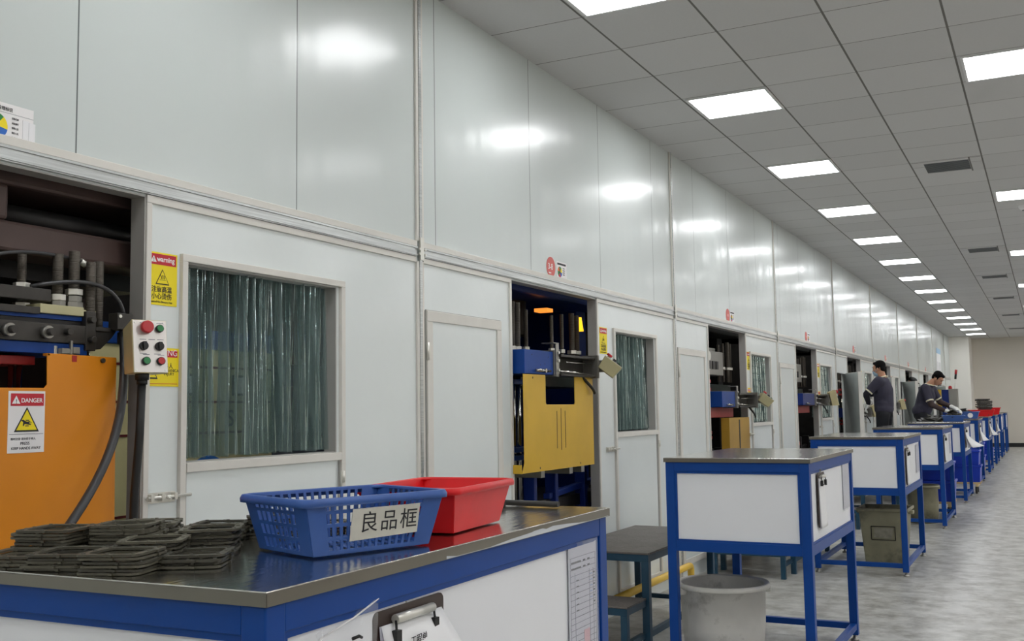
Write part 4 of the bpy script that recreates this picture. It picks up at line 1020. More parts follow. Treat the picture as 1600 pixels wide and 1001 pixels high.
# ------------------------------------------------------------------ presses
def press(i, st):
    c, o0, o1, w0, w1 = BAY[i]; ox = o0
    t = thing('hydraulic_press', st['label'], 'press', (-3.4, ox+.8, 0), 'presses behind the wall openings')
    fm, bm, gm = st['frame'], st['block'], st['guard']
    Y = lambda u: ox+u
    # rear frame: posts, crown, back plates
    MB().box(-4.1, -3.3, Y(-.12), Y(.0), 0, 2.9).build('side_frame', fm, t, .01)
    MB().box(-4.1, -3.35, Y(2.2), Y(2.4), 0, 2.9).build('side_frame', fm, t, .01)
    MB().box(-4.2, -3.1, Y(-.12), Y(2.4), 2.25, 2.7).build('crown', fm, t, .02)
    MB().box(-4.12, -4.05, Y(0), Y(2.2), 0, 2.25).build('back_plate', fm, t)
    MB().cyl((-3.55, Y(1.25), 2.32), (-3.55, Y(1.25), 2.0), .2, n=28).build('ram_cylinder', st.get('cyl', M_dark), t, .01)
    bs = MB().box(-3.9, -3.0, Y(.1), Y(2.1), 0, .55).box(-3.6, -3.1, Y(.3), Y(1.9), .55, .78)
    for u in (.62, .95, 1.45): bs.box(-3.06, -2.98, Y(u), Y(u)+.05, .5, 1.05)
    bs.add([(-3.0, Y(.9), .86), (-3.0, Y(1.9), .93), (-3.0, Y(1.9), .97), (-3.0, Y(.9), .9), (-3.05, Y(.9), .86), (-3.05, Y(1.9), .93), (-3.05, Y(1.9), .97), (-3.05, Y(.9), .9)],
           [(0, 1, 2, 3), (7, 6, 5, 4), (3, 2, 6, 7), (0, 4, 5, 1), (1, 5, 6, 2), (0, 3, 7, 4)])
    bs.build('base', fm, t, .006)
    MB().box(-3.9, -3.02, Y(.25), Y(1.95), .78, .86).build('lower_platen', M_dark, t, .004)
    MB().box(-3.7, -3.1, Y(.35), Y(1.8), 1.62, 1.70).build('middle_platen', M_dark2, t, .004)
    # guide columns at the left and rods with nuts
    for u in () if st.get('nocol') else (.30, .375):
        MB().cyl((-2.96, Y(u), .86), (-2.96, Y(u), 1.80), .017, n=14).build('guide_column', M_chrome, t)
        MB().cyl((-2.96, Y(u), 1.80), (-2.96, Y(u), 2.14), .019, n=14).build('threaded_rod', M_rod, t)
        nut(t, -2.96, Y(u), 1.83, .028, .03)
    for z in () if st.get('nocol') else (1.70, 1.62, 1.20, 1.15): MB().box(-3.0, -2.92, Y(.24), Y(.44), z, z+.03).build('column_clamp', st['clamp'], t, .003)
    for u, zt, r_ in ((.66, 2.12, .014), (.93, 2.10, .013), (1.10, 2.12, .013), (1.27, 2.14, .02), (1.36, 2.13, .018), (.52, 2.0, .014)):
        if st.get('nocol') and u < 1.2: continue
        MB().cyl((-2.98-.06*(u < .9), Y(u), 1.72), (-2.98-.06*(u < .9), Y(u), zt), r_, n=12).build('threaded_rod', M_rod, t)
        nut(t, -2.98-.06*(u < .9), Y(u), 1.85, r_*1.8, .025)
    # blue block, arm and control box in front of the wall
    b0, b1, a1 = st.get('ys', (.02, .42, 1.02)); z0, z1 = st.get('zs', (1.675, 1.82))
    MB().box(-3.05, -2.735, Y(b0), Y(b1), z0, z1).build('guard_block', bm, t, .003)
    for u, z in ((.1, .8), (.22, .4), (.28, .45), (.33, .75), (.3, .2)): MB().cyl((-2.736, Y(b0+u), z0+(z1-z0)*z), (-2.7345, Y(b0+u), z0+(z1-z0)*z), .004, n=8).build('bolt_hole', M_black, t)
    MB().box(-3.05, -2.725, Y(b1), Y(b1)+.02, z0-.01, z1+.01).build('end_plate', M_foot, t, .002)
    br = MB().box(-2.725, -2.715, Y(b1)+.005, Y(b1)+.05, z0-.01, z1+.05).box(-2.80, -2.715, Y(b1)-.03, Y(b1)+.05, z1+.05, z1+.057)
    br.build('bent_bracket', M_foot, t, .002)
    for z in (z0+.03, z0+.09, z1-.005): nut(t, -2.715, Y(b1)+.028, z, .011, .012, axis='x', name='bolt')
    arm = MB().box(-2.80, -2.79, Y(b1)+.05, Y(a1), z0, z1-.02).box(-2.80, -2.70, Y(b1)+.05, Y(a1), z1-.03, z1-.015).box(-2.80, -2.70, Y(b1)+.05, Y(a1), z0-.005, z0+.008)
    arm.box(-2.79, -2.73, Y(b1)+.05, Y(b1)+.06, z0, z1-.02)
    arm.build('control_arm', st.get('arm', M_dark2), t, .002)
    MB().tube([(-2.715, Y(b1)+.05, z0+.025), (-2.712, Y(b1)+.3, z0+.02), (-2.71, Y(a1), z0+.005)], .008, 8).build('chrome_rod', M_chrome, t)
    MB().tube([(-2.72, Y(b1)+.16, z0+.085), (-2.72, Y(a1)-.03, z0+.085)], .004, 8).build('lever', M_chrome, t)
    MB().box(-2.81+.012, -2.68, Y(a1), Y(a1)+.02, z0-.01, z1).build('end_plate', M_foot, t, .002)
    MB().cyl((-2.72, Y(b0)+.12, z0+.022), (-2.72, Y(b0)+.33, z0+.022), .008, n=10).ell((-2.715, Y(b0)+.17, z0+.024), .012, .03, .01).box(-2.74, -2.71, Y(b0)+.24, Y(b0)+.26, z0+.01, z0+.034).build('toggle_clamp', M_chrome, t)
    zc = (z0+z1)/2+.01
    control_box(t, (-2.60, Y(a1)+.08, zc+.015), st.get('bw', .21), st.get('bh', .14), .09, R(st.get('byaw', 22)), R(st.get('bp', 52)), False, st.get('box', M_olive))
    MB().box(-2.72, -2.63, Y(a1)+.018, Y(a1)+.08, zc-.05, zc+.03).build('box_bracket', M_foot, t, .002)
    MB().tube(bez((-2.74, Y(a1)-.14, z0), (-2.72, Y(a1)-.08, z0-.05), (-2.7, Y(a1)-.03, z0-.08), (-2.71, Y(a1)-.0, z0-.11)), .010, 8).build('cable', M_black, t)
    # guard plate with notch
    g0, g1, gz0, gz1 = st['gy']; x = -2.735
    gm_b = MB()
    if st.get('notch', True):
        n0, n1, nz = g0+(g1-g0)*.29, g0+(g1-g0)*.71, gz1-(gz1-gz0)*.31
        pts = [(g0, gz1), (g0, gz0+.06), (g0-.02, gz0+.02), (g0-.035, gz0), (g1, gz0), (g1, gz1), (n1, gz1), (n1, nz+.01), (n1-.01, nz), (n0+.01, nz), (n0, nz+.01), (n0, gz1)]
        gm_b.poly([(x, Y(a), z) for a, z in pts], .003, (-1, 0, 0))
        gm_b.box(x-.06, x-.003, Y(g0)-.032, Y(g0)-.029, gz0, gz0+.05)
    else:
        gm_b.box(x-.08, x, Y(g0), Y(g1), gz0, gz1)
    gp_ = gm_b.build('guard_plate', gm, t)
    slots = MB()
    if st.get('notch', True):
        for u, a, b in ((.44, .40, .22), (.5, .45, .2), (.56, .40, .22)): slots.box(x, x+.001, Y(g0+(g1-g0)*u)-.003, Y(g0+(g1-g0)*u)+.003, gz0+(gz1-gz0)*b, gz0+(gz1-gz0)*(b+a))
        for u, z in ((.2, gz0+.02), (.78, gz0+.02), (.12, gz1-.02), (.9, gz1-.02)): slots.box(x, x+.0015, Y(g0+(g1-g0)*u)-.004, Y(g0+(g1-g0)*u)+.004, z-.006, z+.006)
    else: slots.box(x, x+.002, Y((g0+g1)/2)-.03, Y((g0+g1)/2)+.01, gz0+.01, gz1-.02)
    slots.build('slot', M_black, gp_)
    for u in (.22, .62, .8): MB().box(-3.0, -2.74, Y(g0+(g1-g0)*u), Y(g0+(g1-g0)*u)+.05, gz0-.04, gz0-.001).build('plate_bracket', M_foot, t)
    if st.get('beacon'):
        MB().cyl((-2.98, Y(1.40), 2.02), (-2.98, Y(1.40), 2.12), .034, .02, n=14).build('beacon_lamp', M_beacon, t)
        MB().box(-3.2, -3.1, Y(1.12), Y(1.22), 2.15, 2.175).build('glowing_lamp', M_orangelamp, t)
    if st.get('head'):
        hd = MB().box(-3.35, -2.95, Y(.28), Y(1.0), 1.78, 2.02).box(-3.3, -3.0, Y(.28), Y(.9), 2.02, 2.06); hd.build('grey_head', M_foot, t, .006)
        for u in (.45, .6, .72): MB().box(-2.95, -2.94, Y(u), Y(u)+.07, 1.84, 1.92).build('panel_switch', M_dark, t)
        MB().cyl((-2.95, Y(.36), 1.96), (-2.9, Y(.36), 1.96), .045, n=16).build('gauge', M_nut, t, .004)
    if st.get('red'):
        MB().box(-3.05, -2.86, Y(.05), Y(1.0), z0-.10, z0-.002).build('red_crossbar', M_red, t, .004)
        MB().box(-3.05, -2.9, Y(.05), Y(.5), .95, 1.0).build('red_crossbar', M_red, t, .004)
    return t
press(1, dict(label='blue hydraulic press with yellow guard plate and lit yellow beacon in the second opening', frame=M_nblue, block=M_mblue, guard=M_yellow, clamp=M_mblue, gy=(.0, 1.05, 1.09, 1.672), beacon=True))
press(2, dict(label='press with blue block, red crossbar and brass coloured box guard in the third opening', frame=M_dark, block=M_mblue, guard=M_brass, clamp=M_red, gy=(.38, 1.14, .93, 1.355), notch=False, head=True, red=True, zs=(1.46, 1.61), ys=(.16, .62, 1.3)))
press(3, dict(label='press with dark blue block and cream control box in the fourth opening', frame=M_dark, block=M_nblue, guard=M_dark2, clamp=M_red, gy=(.3, .9, .5, .7), notch=False, head=True, red=True, zs=(1.47, 1.62), ys=(.0, .72, 1.45), byaw=25, bp=12, bw=.14, bh=.22, box=M_boxm))
for i in range(4, 9):
    press(i, dict(label='dark blue press with cream control box in the %s opening' % ['fifth', 'sixth', 'seventh', 'eighth', 'ninth'][i-4], nocol=(i == 6), frame=M_dark, block=M_nblue, guard=M_yellow if i > 6 else M_dark2, clamp=M_red if i < 6 else M_mblue, gy=(.3, .9, .9, 1.5 if i > 6 else 1.1) if i != 6 else (.98, 1.25, .9, 1.1), notch=False,
                  zs=(1.27+.1*(i > 4), 1.42+.1*(i > 4)), ys=(.0, .9, 1.5) if i != 6 else (.9, 1.1, 1.5), byaw=25, bp=12, bw=.14, bh=.22, box=M_boxm))

# the nearest press, seen close
def near_press():
    t = thing('hydraulic_press', 'dark hydraulic press with orange guard plate and steel bolts in the nearest opening', 'press', (-3.3, 2.2, 0), 'presses behind the wall openings')
    MB().box(-4.3, -3.3, 1.3, 1.42, 0, 2.9).build('side_frame', M_brown, t, .01)
    MB().box(-4.3, -3.6, 3.0, 3.1, 0, 2.9).build('side_frame', M_brown, t, .01)
    MB().box(-4.3, -4.2, 1.4, 3.0, 0, 2.6).build('back_plate', M_brown, t)
    # brown crown with a long recess holding a dark ram bar
    cr = MB().box(-3.6, -2.93, 1.35, 3.1, 2.205, 2.6).box(-3.6, -2.93, 1.35, 3.1, 1.99, 2.09).box(-3.6, -3.25, 1.35, 3.1, 2.09, 2.205).box(-3.4, -2.93, 1.35, 2.19, 2.09, 2.205)
    cr.build('crown', M_brown, t, .012)
    MB().cyl((-3.03, 2.2, 2.125), (-3.03, 2.82, 2.125), .038, n=24).build('ram_bar', M_dark, t)
    MB().box(-3.6, -3.1, 1.5, 2.9, 1.93, 1.99).build('crown_underside', M_dark, t)
    for z in (1.88, 1.80): MB().box(-3.9, -3.85, 1.5, 2.95, z, z+.035).build('rear_rib', M_brown, t)
    # clamped plates
    MB().box(-3.3, -2.79, 1.7, 2.245, 1.822, 1.862).build('clamp_bar', M_dark2, t, .003)
    MB().box(-3.3, -2.77, 1.6, 2.19, 1.778, 1.80).build('tool_plate', M_dark2, t, .002)
    MB().box(-3.1, -2.77, 2.19, 2.355, 1.783, 1.812).build('cream_plate', M_olive, t, .002)
    MB().box(-3.1, -2.80, 2.37, 2.43, 1.79, 1.808).build('cream_plate', M_olive, t, .002)
    MB().box(-3.3, -2.785, 2.05, 2.36, 1.768, 1.782).build('blue_plate', M_mblue, t)
    MB().box(-3.3, -2.79, 1.5, 2.40, 1.75, 1.768).build('tool_plate', M_dark, t, .002)
    bar = MB().box(-3.3, -2.765, 1.5, 2.36, 1.692, 1.752).build('front_bar', M_dark2, t, .003)
    MB().box(-3.3, -2.775, 1.5, 2.375, 1.657, 1.692).build('blue_beam', M_mblue, t, .002)
    MB().box(-3.3, -2.82, 1.5, 2.215, 1.622, 1.65).build('red_beam', M_red, t, .002)
    # black arm bracket
    a = MB().box(-2.85, -2.765, 2.36, 2.40, 1.672, 1.80).box(-2.80, -2.765, 2.40, 2.46, 1.738, 1.752)
    a.poly([(-2.775, 2.36, 1.672), (-2.775, 2.43, 1.68), (-2.775, 2.475, 1.72), (-2.775, 2.50, 1.75), (-2.775, 2.36, 1.735)], .012, (-1, 0, 0))
    a.build('arm_bracket', M_dark2, t, .002)
    MB().box(-2.78, -2.735, 2.462, 2.53, 1.745, 1.802).build('junction_plate', M_dark2, t, .003)
    # thick arm that carries the control box, runs past the jamb
    MB().box(-2.78, -2.74, 2.50, 2.58, 1.70, 1.74).build('box_arm', M_dark2, t, .002)
    for y, x, zb, zt, r_ in ((2.19, -2.86, 1.80, 1.976, .0135), (2.30, -2.83, 1.80, 1.985, .0165), (2.355, -2.82, 1.80, 2.0, .0175), (2.405, -2.80, 1.70, 1.968, .0155), (2.49, -2.86, 1.72, 1.985, .0155)):
        MB().cyl((x, y, zb), (x, y, zt), r_, n=20).build('threaded_rod', M_rod, t)
    for y, x, z, r_, m in ((2.19, -2.86, 1.862, .026, M_nut), (2.19, -2.86, 1.80, .026, M_nut), (2.30, -2.83, 1.812, .026, M_foot), (2.30, -2.83, 1.833, .026, M_nut), (2.355, -2.82, 1.812, .03, M_foot), (2.355, -2.82, 1.855, .028, M_nut), (2.355, -2.82, 1.832, .026, M_foot)):
        nut(t, x, y, z, r_, .02, m)
    nut(t, -2.79, 2.255, 1.655, .018, .028)
    MB().cyl((-2.79, 2.255, 1.65), (-2.79, 2.255, 1.658), .024, n=18).build('washer', M_nut, t)
    for y in (2.07, 2.205): 
        MB().cyl((-2.765, y, 1.722), (-2.745, y, 1.722), .02, n=20).build('washer', M_foot, t)
        MB().cyl((-2.765, y, 1.722), (-2.725, y, 1.722), .012, n=16).build('bolt', M_dark2, t)
    for y, z in ((2.285, 1.728), (2.375, 1.772), (2.378, 1.708)): MB().cyl((-2.775, y, z), (-2.745, y, z), .011, n=14).build('bolt', M_dark2, t, .002)
    for y, z in ((2.47, 1.79),): MB().cyl((-2.735, y, z), (-2.73, y, z), .006, n=12).build('bolt', M_nut, t)
    cl = MB().box(-2.775, -2.755, 2.262, 2.33, 1.658, 1.675).box(-2.76, -2.752, 2.292, 2.30, 1.655, 1.70).box(-2.765, -2.75, 2.30, 2.325, 1.66, 1.68); cl.build('toggle_latch', M_foot, t, .001)
    for y in (2.02, 2.07, 2.10, 2.16, 2.19): MB().cyl((-2.86, y, .9), (-2.86, y, 1.63), .009 if y != 2.10 else .014, n=12).build('guide_column', M_chrome, t)
    for y in (2.385, 2.425): MB().cyl((-2.83, y, 1.60), (-2.83, y, 1.68), .006, n=8).build('guide_pin', M_chrome, t)
    # orange guard with a notch in its upper left part
    x = -2.74; pts = [(1.62, 1.545), (1.62, 1.0), (2.468, 1.0), (2.468, 1.1), (2.463, 1.652), (2.195, 1.656), (2.197, 1.56), (2.187, 1.548)]
    g = MB().poly([(x, a_, z) for a_, z in pts], .004, (-1, 0, 0)).box(x-.05, x-.004, 2.464, 2.468, 1.0, 1.65).box(x-.02, x, 2.195, 2.205, 1.648, 1.656).build('guard_plate', M_orange, t, .001)
    MB().box(x, x+.001, 2.287, 2.305, 1.632, 1.652).build('red_slot', M_red, g)
    for y, z in ((2.405, 1.64), (2.165, 1.04)): MB().cyl((x, y, z), (x+.008, y, z), .008, n=12).build('bolt', M_dark2, g)
    # danger plate
    y0, y1, z0, z1 = 2.063, 2.19, 1.353, 1.538; W, H = y1-y0, z1-z0; b = x+.0018
    d = MB().box(x, x+.0015, y0, y1, z0, z1).build('danger_sign', M_swhite, g, .0005, label='white danger sign with red band and hand symbol')
    MB().box(b, b+.0005, y0+W*.06, y1-W*.04, z1-H*.24, z1-H*.04).build('red_band', M_sred, d)
    tri(MB(), b+.0006, y0+W*.2, z1-H*.14, W*.22, .0004).build('alert_triangle', M_swhite, d); text('!', W*.14, (b+.0012, y0+W*.185, z1-H*.2), M_ink, d, bold=.01)
    text('DANGER', W*.145, (b+.0006, y0+W*.335, z1-H*.185), M_swhite, d, bold=.02)
    tri(MB(), b, y0+W*.5, z1-H*.46, W*.68, .0004).build('hazard_triangle', M_ink, d); tri(MB(), b+.0005, y0+W*.5, z1-H*.467, W*.56, .0004).build('triangle_field', M_syel, d)
    hd = MB(); cy, cz = y0+W*.5, z1-H*.52
    hd.poly([(b+.001, cy+u*W, cz+v*W) for u, v in ((-.16, .07), (-.1, .08), (.0, .03), (.09, .05), (.1, .035), (.05, .015), (.13, .015), (.13, 0), (.05, -.005), (.12, -.03), (.1, -.045), (.0, -.03), (-.06, -.02), (-.09, -.07), (-.11, -.07), (-.1, .02))], .0004, (1, 0, 0))
    hd.poly([(b+.001, cy+u*W, cz+v*W) for u, v in ((-.05, .075), (.07, .075), (.05, .055), (-.02, .055))], .0004, (1, 0, 0)).poly([(b+.001, cy+u*W, cz+v*W) for u, v in ((-.03, -.055), (.04, -.055), (.06, -.075), (-.05, -.075))], .0004, (1, 0, 0))
    hd.build('crushed_hand_symbol', M_ink, d)
    MB().box(b, b+.0004, y0+W*.04, y1-W*.04, z1-H*.70, z1-H*.693).build('rule', M_inkg, d)
    text('随时注意 请勿将手伸入', W*.066, (b, y0+W*.08, z1-H*.79), M_ink, d)
    text('PRESS', W*.10, (b, y0+W*.34, z1-H*.87), M_ink, d, bold=.01); text('KEEP HANDS AWAY', W*.088, (b, y0+W*.10, z1-H*.945), M_ink, d, bold=.012)
    # hoses
    MB().tube(bez((-2.84, 1.9, 1.87), (-2.82, 2.05, 1.98), (-2.82, 2.2, 1.99), (-2.84, 2.40, 1.975), 16), .006, 8).build('hose', M_hose, t)
    MB().cyl((-2.84, 2.395, 1.975), (-2.84, 2.415, 1.965), .011, n=12).build('hose_end', M_nut, t)
    MB().tube(bez((-2.83, 2.2, 1.87), (-2.78, 2.38, 1.92), (-2.76, 2.48, 1.90), (-2.76, 2.51, 1.80), 16), .007, 8).build('hose', M_hose, t)
    MB().tube(bez((-2.755, 2.505, 1.75), (-2.70, 2.48, 1.45), (-2.6, 2.34, 1.30), (-2.58, 2.08, 1.06), 20), .0145, 10).build('hose', M_hose, t)
    # control box on its arm with cable below
    control_box(t, (-2.60, 2.475, 1.684), .116, .178, .10, R(-22), R(8), True)
    MB().box(-2.74, -2.68, 2.50, 2.53, 1.68, 1.74).build('box_arm', M_dark2, t)
    MB().cyl((-2.625, 2.467, 1.60), (-2.625, 2.467, 1.575), .022, n=14).cyl((-2.625, 2.467, 1.575), (-2.625, 2.467, 1.56), .017, n=14).build('cable_gland', M_black, t)
    MB().tube([(-2.625, 2.467, 1.58), (-2.63, 2.465, 1.4), (-2.635, 2.452, 1.2), (-2.64, 2.445, .9), (-2.66, 2.44, .4), (-2.7, 2.42, .02)], .0135, 10).build('cable', M_black, t)
near_press()

# cream electric cabinet behind the nearest window
def cabinet(y0, y1, x, label, s=True):
    t = thing('electric_cabinet', label, 'cabinet', (x-.4, (y0+y1)/2, 0), 'electric cabinets in the machine room')
    MB().box(x-.7, x, y0, y1, .05, 1.80).build('cabinet_body', M_cab, t, .005)
    MB().box(x-.72, x+.01, y0-.01, y1+.01, 1.80, 1.90).build('blue_cap', M_mblue, t, .004)
    MB().box(x-.7, x, y0+.02, y1-.02, 0, .05).build('plinth', M_dark, t)
    for z in (1.70, 1.52, 1.36, .98, .9): MB().box(x, x+.003, y0, y1, z, z+.012).build('stripe', M_cabr, t)
    for f in (.45, .75):
        mt = MB().box(x, x+.01, y0+(y1-y0)*f, y0+(y1-y0)*f+.12, 1.56, 1.67).build('meter', M_black, t)
        MB().box(x+.01, x+.012, y0+(y1-y0)*f+.012, y0+(y1-y0)*f+.108, 1.572, 1.658).build('meter_face', M_swhite, mt)
    if s:
        text('S', .12, (x+.004, y0+(y1-y0)*.72, 1.40), M_ink, t, bold=.01)
        MB().ell((x+.002, y0+(y1-y0)*.62, 1.16), .002, .13, .09).build('blue_emblem', M_sblue, t)
    MB().box(x+.001, x+.02, y0+(y1-y0)*.35, y0+(y1-y0)*.35+.03, 1.0, 1.55).build('door_edge', M_cab, t)
cabinet(3.3, 4.62, -3.9, 'cream electric cabinet with blue cap seen through the nearest strip curtain')
t = thing('machine_housing', 'dark grey machine housing behind the right half of the nearest strip curtain', 'machine', (-4.2, 5.4, 0))
MB().box(-4.6, -4.0, 4.75, 5.3, 0, 1.75).build('housing', mat('grey_machine_paint', rgb(92, 98, 108), .5, noise=.3, nscale=6), t, .01)
MB().box(-4.0, -3.99, 4.8, 5.3, 1.35, 1.62).build('access_panel', M_foot, t, .003)
MB().box(-4.6, -3.97, 4.72, 5.33, 1.75, 1.80).build('brown_ledge', M_brown, t, .003)

# tool cabinet far down the wall with a screwdriver stuck on top
t = thing('tool_cabinet', 'narrow grey and blue upright cabinet far down the wall beside the last press', 'cabinet', (-2.3, 30.2, 0))
MB().box(-2.33, -2.12, 29.98, 30.4, .05, 1.86).build('cabinet_body', M_foot, t, .006)
MB().box(-2.5, -2.33, 30.0, 30.4, .05, 1.84).build('blue_side', M_nblue, t, .004)
MB().box(-2.33, -2.12, 29.99, 30.38, 0, .05).build('plinth', M_dark, t)
MB().add([(-2.40, 29.995, 1.25), (-2.33, 29.995, 1.18), (-2.30, 29.99, 1.26), (-2.40, 29.99, 1.38)], [(0, 1, 2, 3)]).build('paper_note', M_paper, t)
t = thing('guard_board', 'tall yellow guard board leaning beside the far grey cabinet', 'guard board', (-2.58, 30.1, 0))
MB().box(-2.60, -2.51, 29.9, 29.96, 1.32, 1.84).build('yellow_board', M_yellow, t, .003)
MB().box(-2.58, -2.53, 29.91, 29.95, 0, 1.32).build('post', M_dark, t)
t = thing('screwdriver', 'red and black handled screwdriver standing upright on the far grey cabinet', 'screwdriver', (-2.2, 30.2, 1.86))
MB().cyl((-2.19, 30.2, 1.86), (-2.16, 30.2, 2.12), .008, n=8).build('shaft', M_nut, t)
MB().cyl((-2.16, 30.2, 2.12), (-2.145, 30.2, 2.25), .028, n=12).build('grip', M_black, t)
MB().cyl((-2.145, 30.2, 2.25), (-2.13, 30.2, 2.37), .03, .034, n=12).build('handle_end', M_rbtn, t)
t = thing('beacon_lamp', 'small red domed lamp on top of the far grey cabinet', 'lamp', (-2.3, 30.2, 1.86))
MB().lathe([(0, 0), (.05, 0), (.05, .03), (.04, .07), (0, .09)], (-2.30, 30.2, 1.86), 16).build('dome', M_rbtn, t)

# ------------------------------------------------------------------ people
def figure(name, parts_, voxel, m, parent, smooth=4, keep=None):
    """union of tapered limbs and ellipsoids remeshed into one continuous skin. parts_: ('c',p0,r0,p1,r1) | ('e',c,rx,ry,rz,euler)"""
    mb = MB()
    for p in parts_:
        if p[0] == 'c':
            _, a, ra, b, rb = p; a = Vector(a); b = Vector(b)
            n = max(2, int((b-a).length/.02)); 
            mb.tube([a.lerp(b, k/n) for k in range(n+1)], [ra+(rb-ra)*k/n for k in range(n+1)], 16)
            mb.ell(a, ra, ra, ra); mb.ell(b, rb, rb, rb)
        else:
            _, c, rx, ry, rz, e = p
            mb.ell((0, 0, 0), rx, ry, rz, Matrix.Translation(c) @ Euler(e).to_matrix().to_4x4(), 20, 12)
    me = bpy.data.meshes.new(name); me.from_pydata(mb.v, [], mb.f)
    o = bpy.data.objects.new(name, me); COL.objects.link(o)
    r_ = o.modifiers.new('r', 'REMESH'); r_.mode = 'VOXEL'; r_.voxel_size = voxel
    s = o.modifiers.new('s', 'SMOOTH'); s.factor = .5; s.iterations = smooth
    dg = bpy.context.evaluated_depsgraph_get(); me2 = bpy.data.meshes.new_from_object(o.evaluated_get(dg))
    bpy.data.objects.remove(o); bpy.data.meshes.remove(me)
    me2.name = name; me2.materials.clear(); me2.materials.append(m)
    me2.polygons.foreach_set('use_smooth', [True]*len(me2.polygons))
    o = bpy.data.objects.new(name, me2); COL.objects.link(o); o.parent = parent
    return o
def hand(w, d, up_, s=1.0, g=0, thumb=1, curl=.5):
    """palm + five bent fingers: w wrist, d direction, up_ back-of-hand normal"""
    w = Vector(w); d = Vector(d).normalized(); n = Vector(up_); n = (n-d*n.dot(d)).normalized(); sd = d.cross(n)*thumb
    out = [('c', w, .026+g, w+d*.05, .030+g)]
    for k in range(4):
        off = (k-1.5)*.021; L = (.070, .080, .075, .060)[k]*s
        p0 = w+d*.055+sd*(-off)*.9; p1 = p0+d*.042+sd*(-off)*.25
        out.append(('c', w+d*.02+sd*(-off)*.5, .016+g, p0, .0135+g))
        b = (d*(1-curl)-n*curl).normalized(); p2 = p1+b*L*.45; b2 = (d*(1-curl*1.6)-n*curl*1.4).normalized(); p3 = p2+b2*L*.38
        out += [('c', p0, .0115+g, p1, .0105+g), ('c', p1, .0105+g, p2, .0095+g), ('c', p2, .0095+g, p3, .008+g)]
    t0 = w+d*.02+sd*.025; t1 = t0+(d*.5+sd*.8).normalized()*.035; t2 = t1+(d*.9+sd*.25-n*.3).normalized()*.035
    out += [('c', t0, .015+g, t1, .0125+g), ('c', t1, .012+g, t2, .010+g)]
    return out
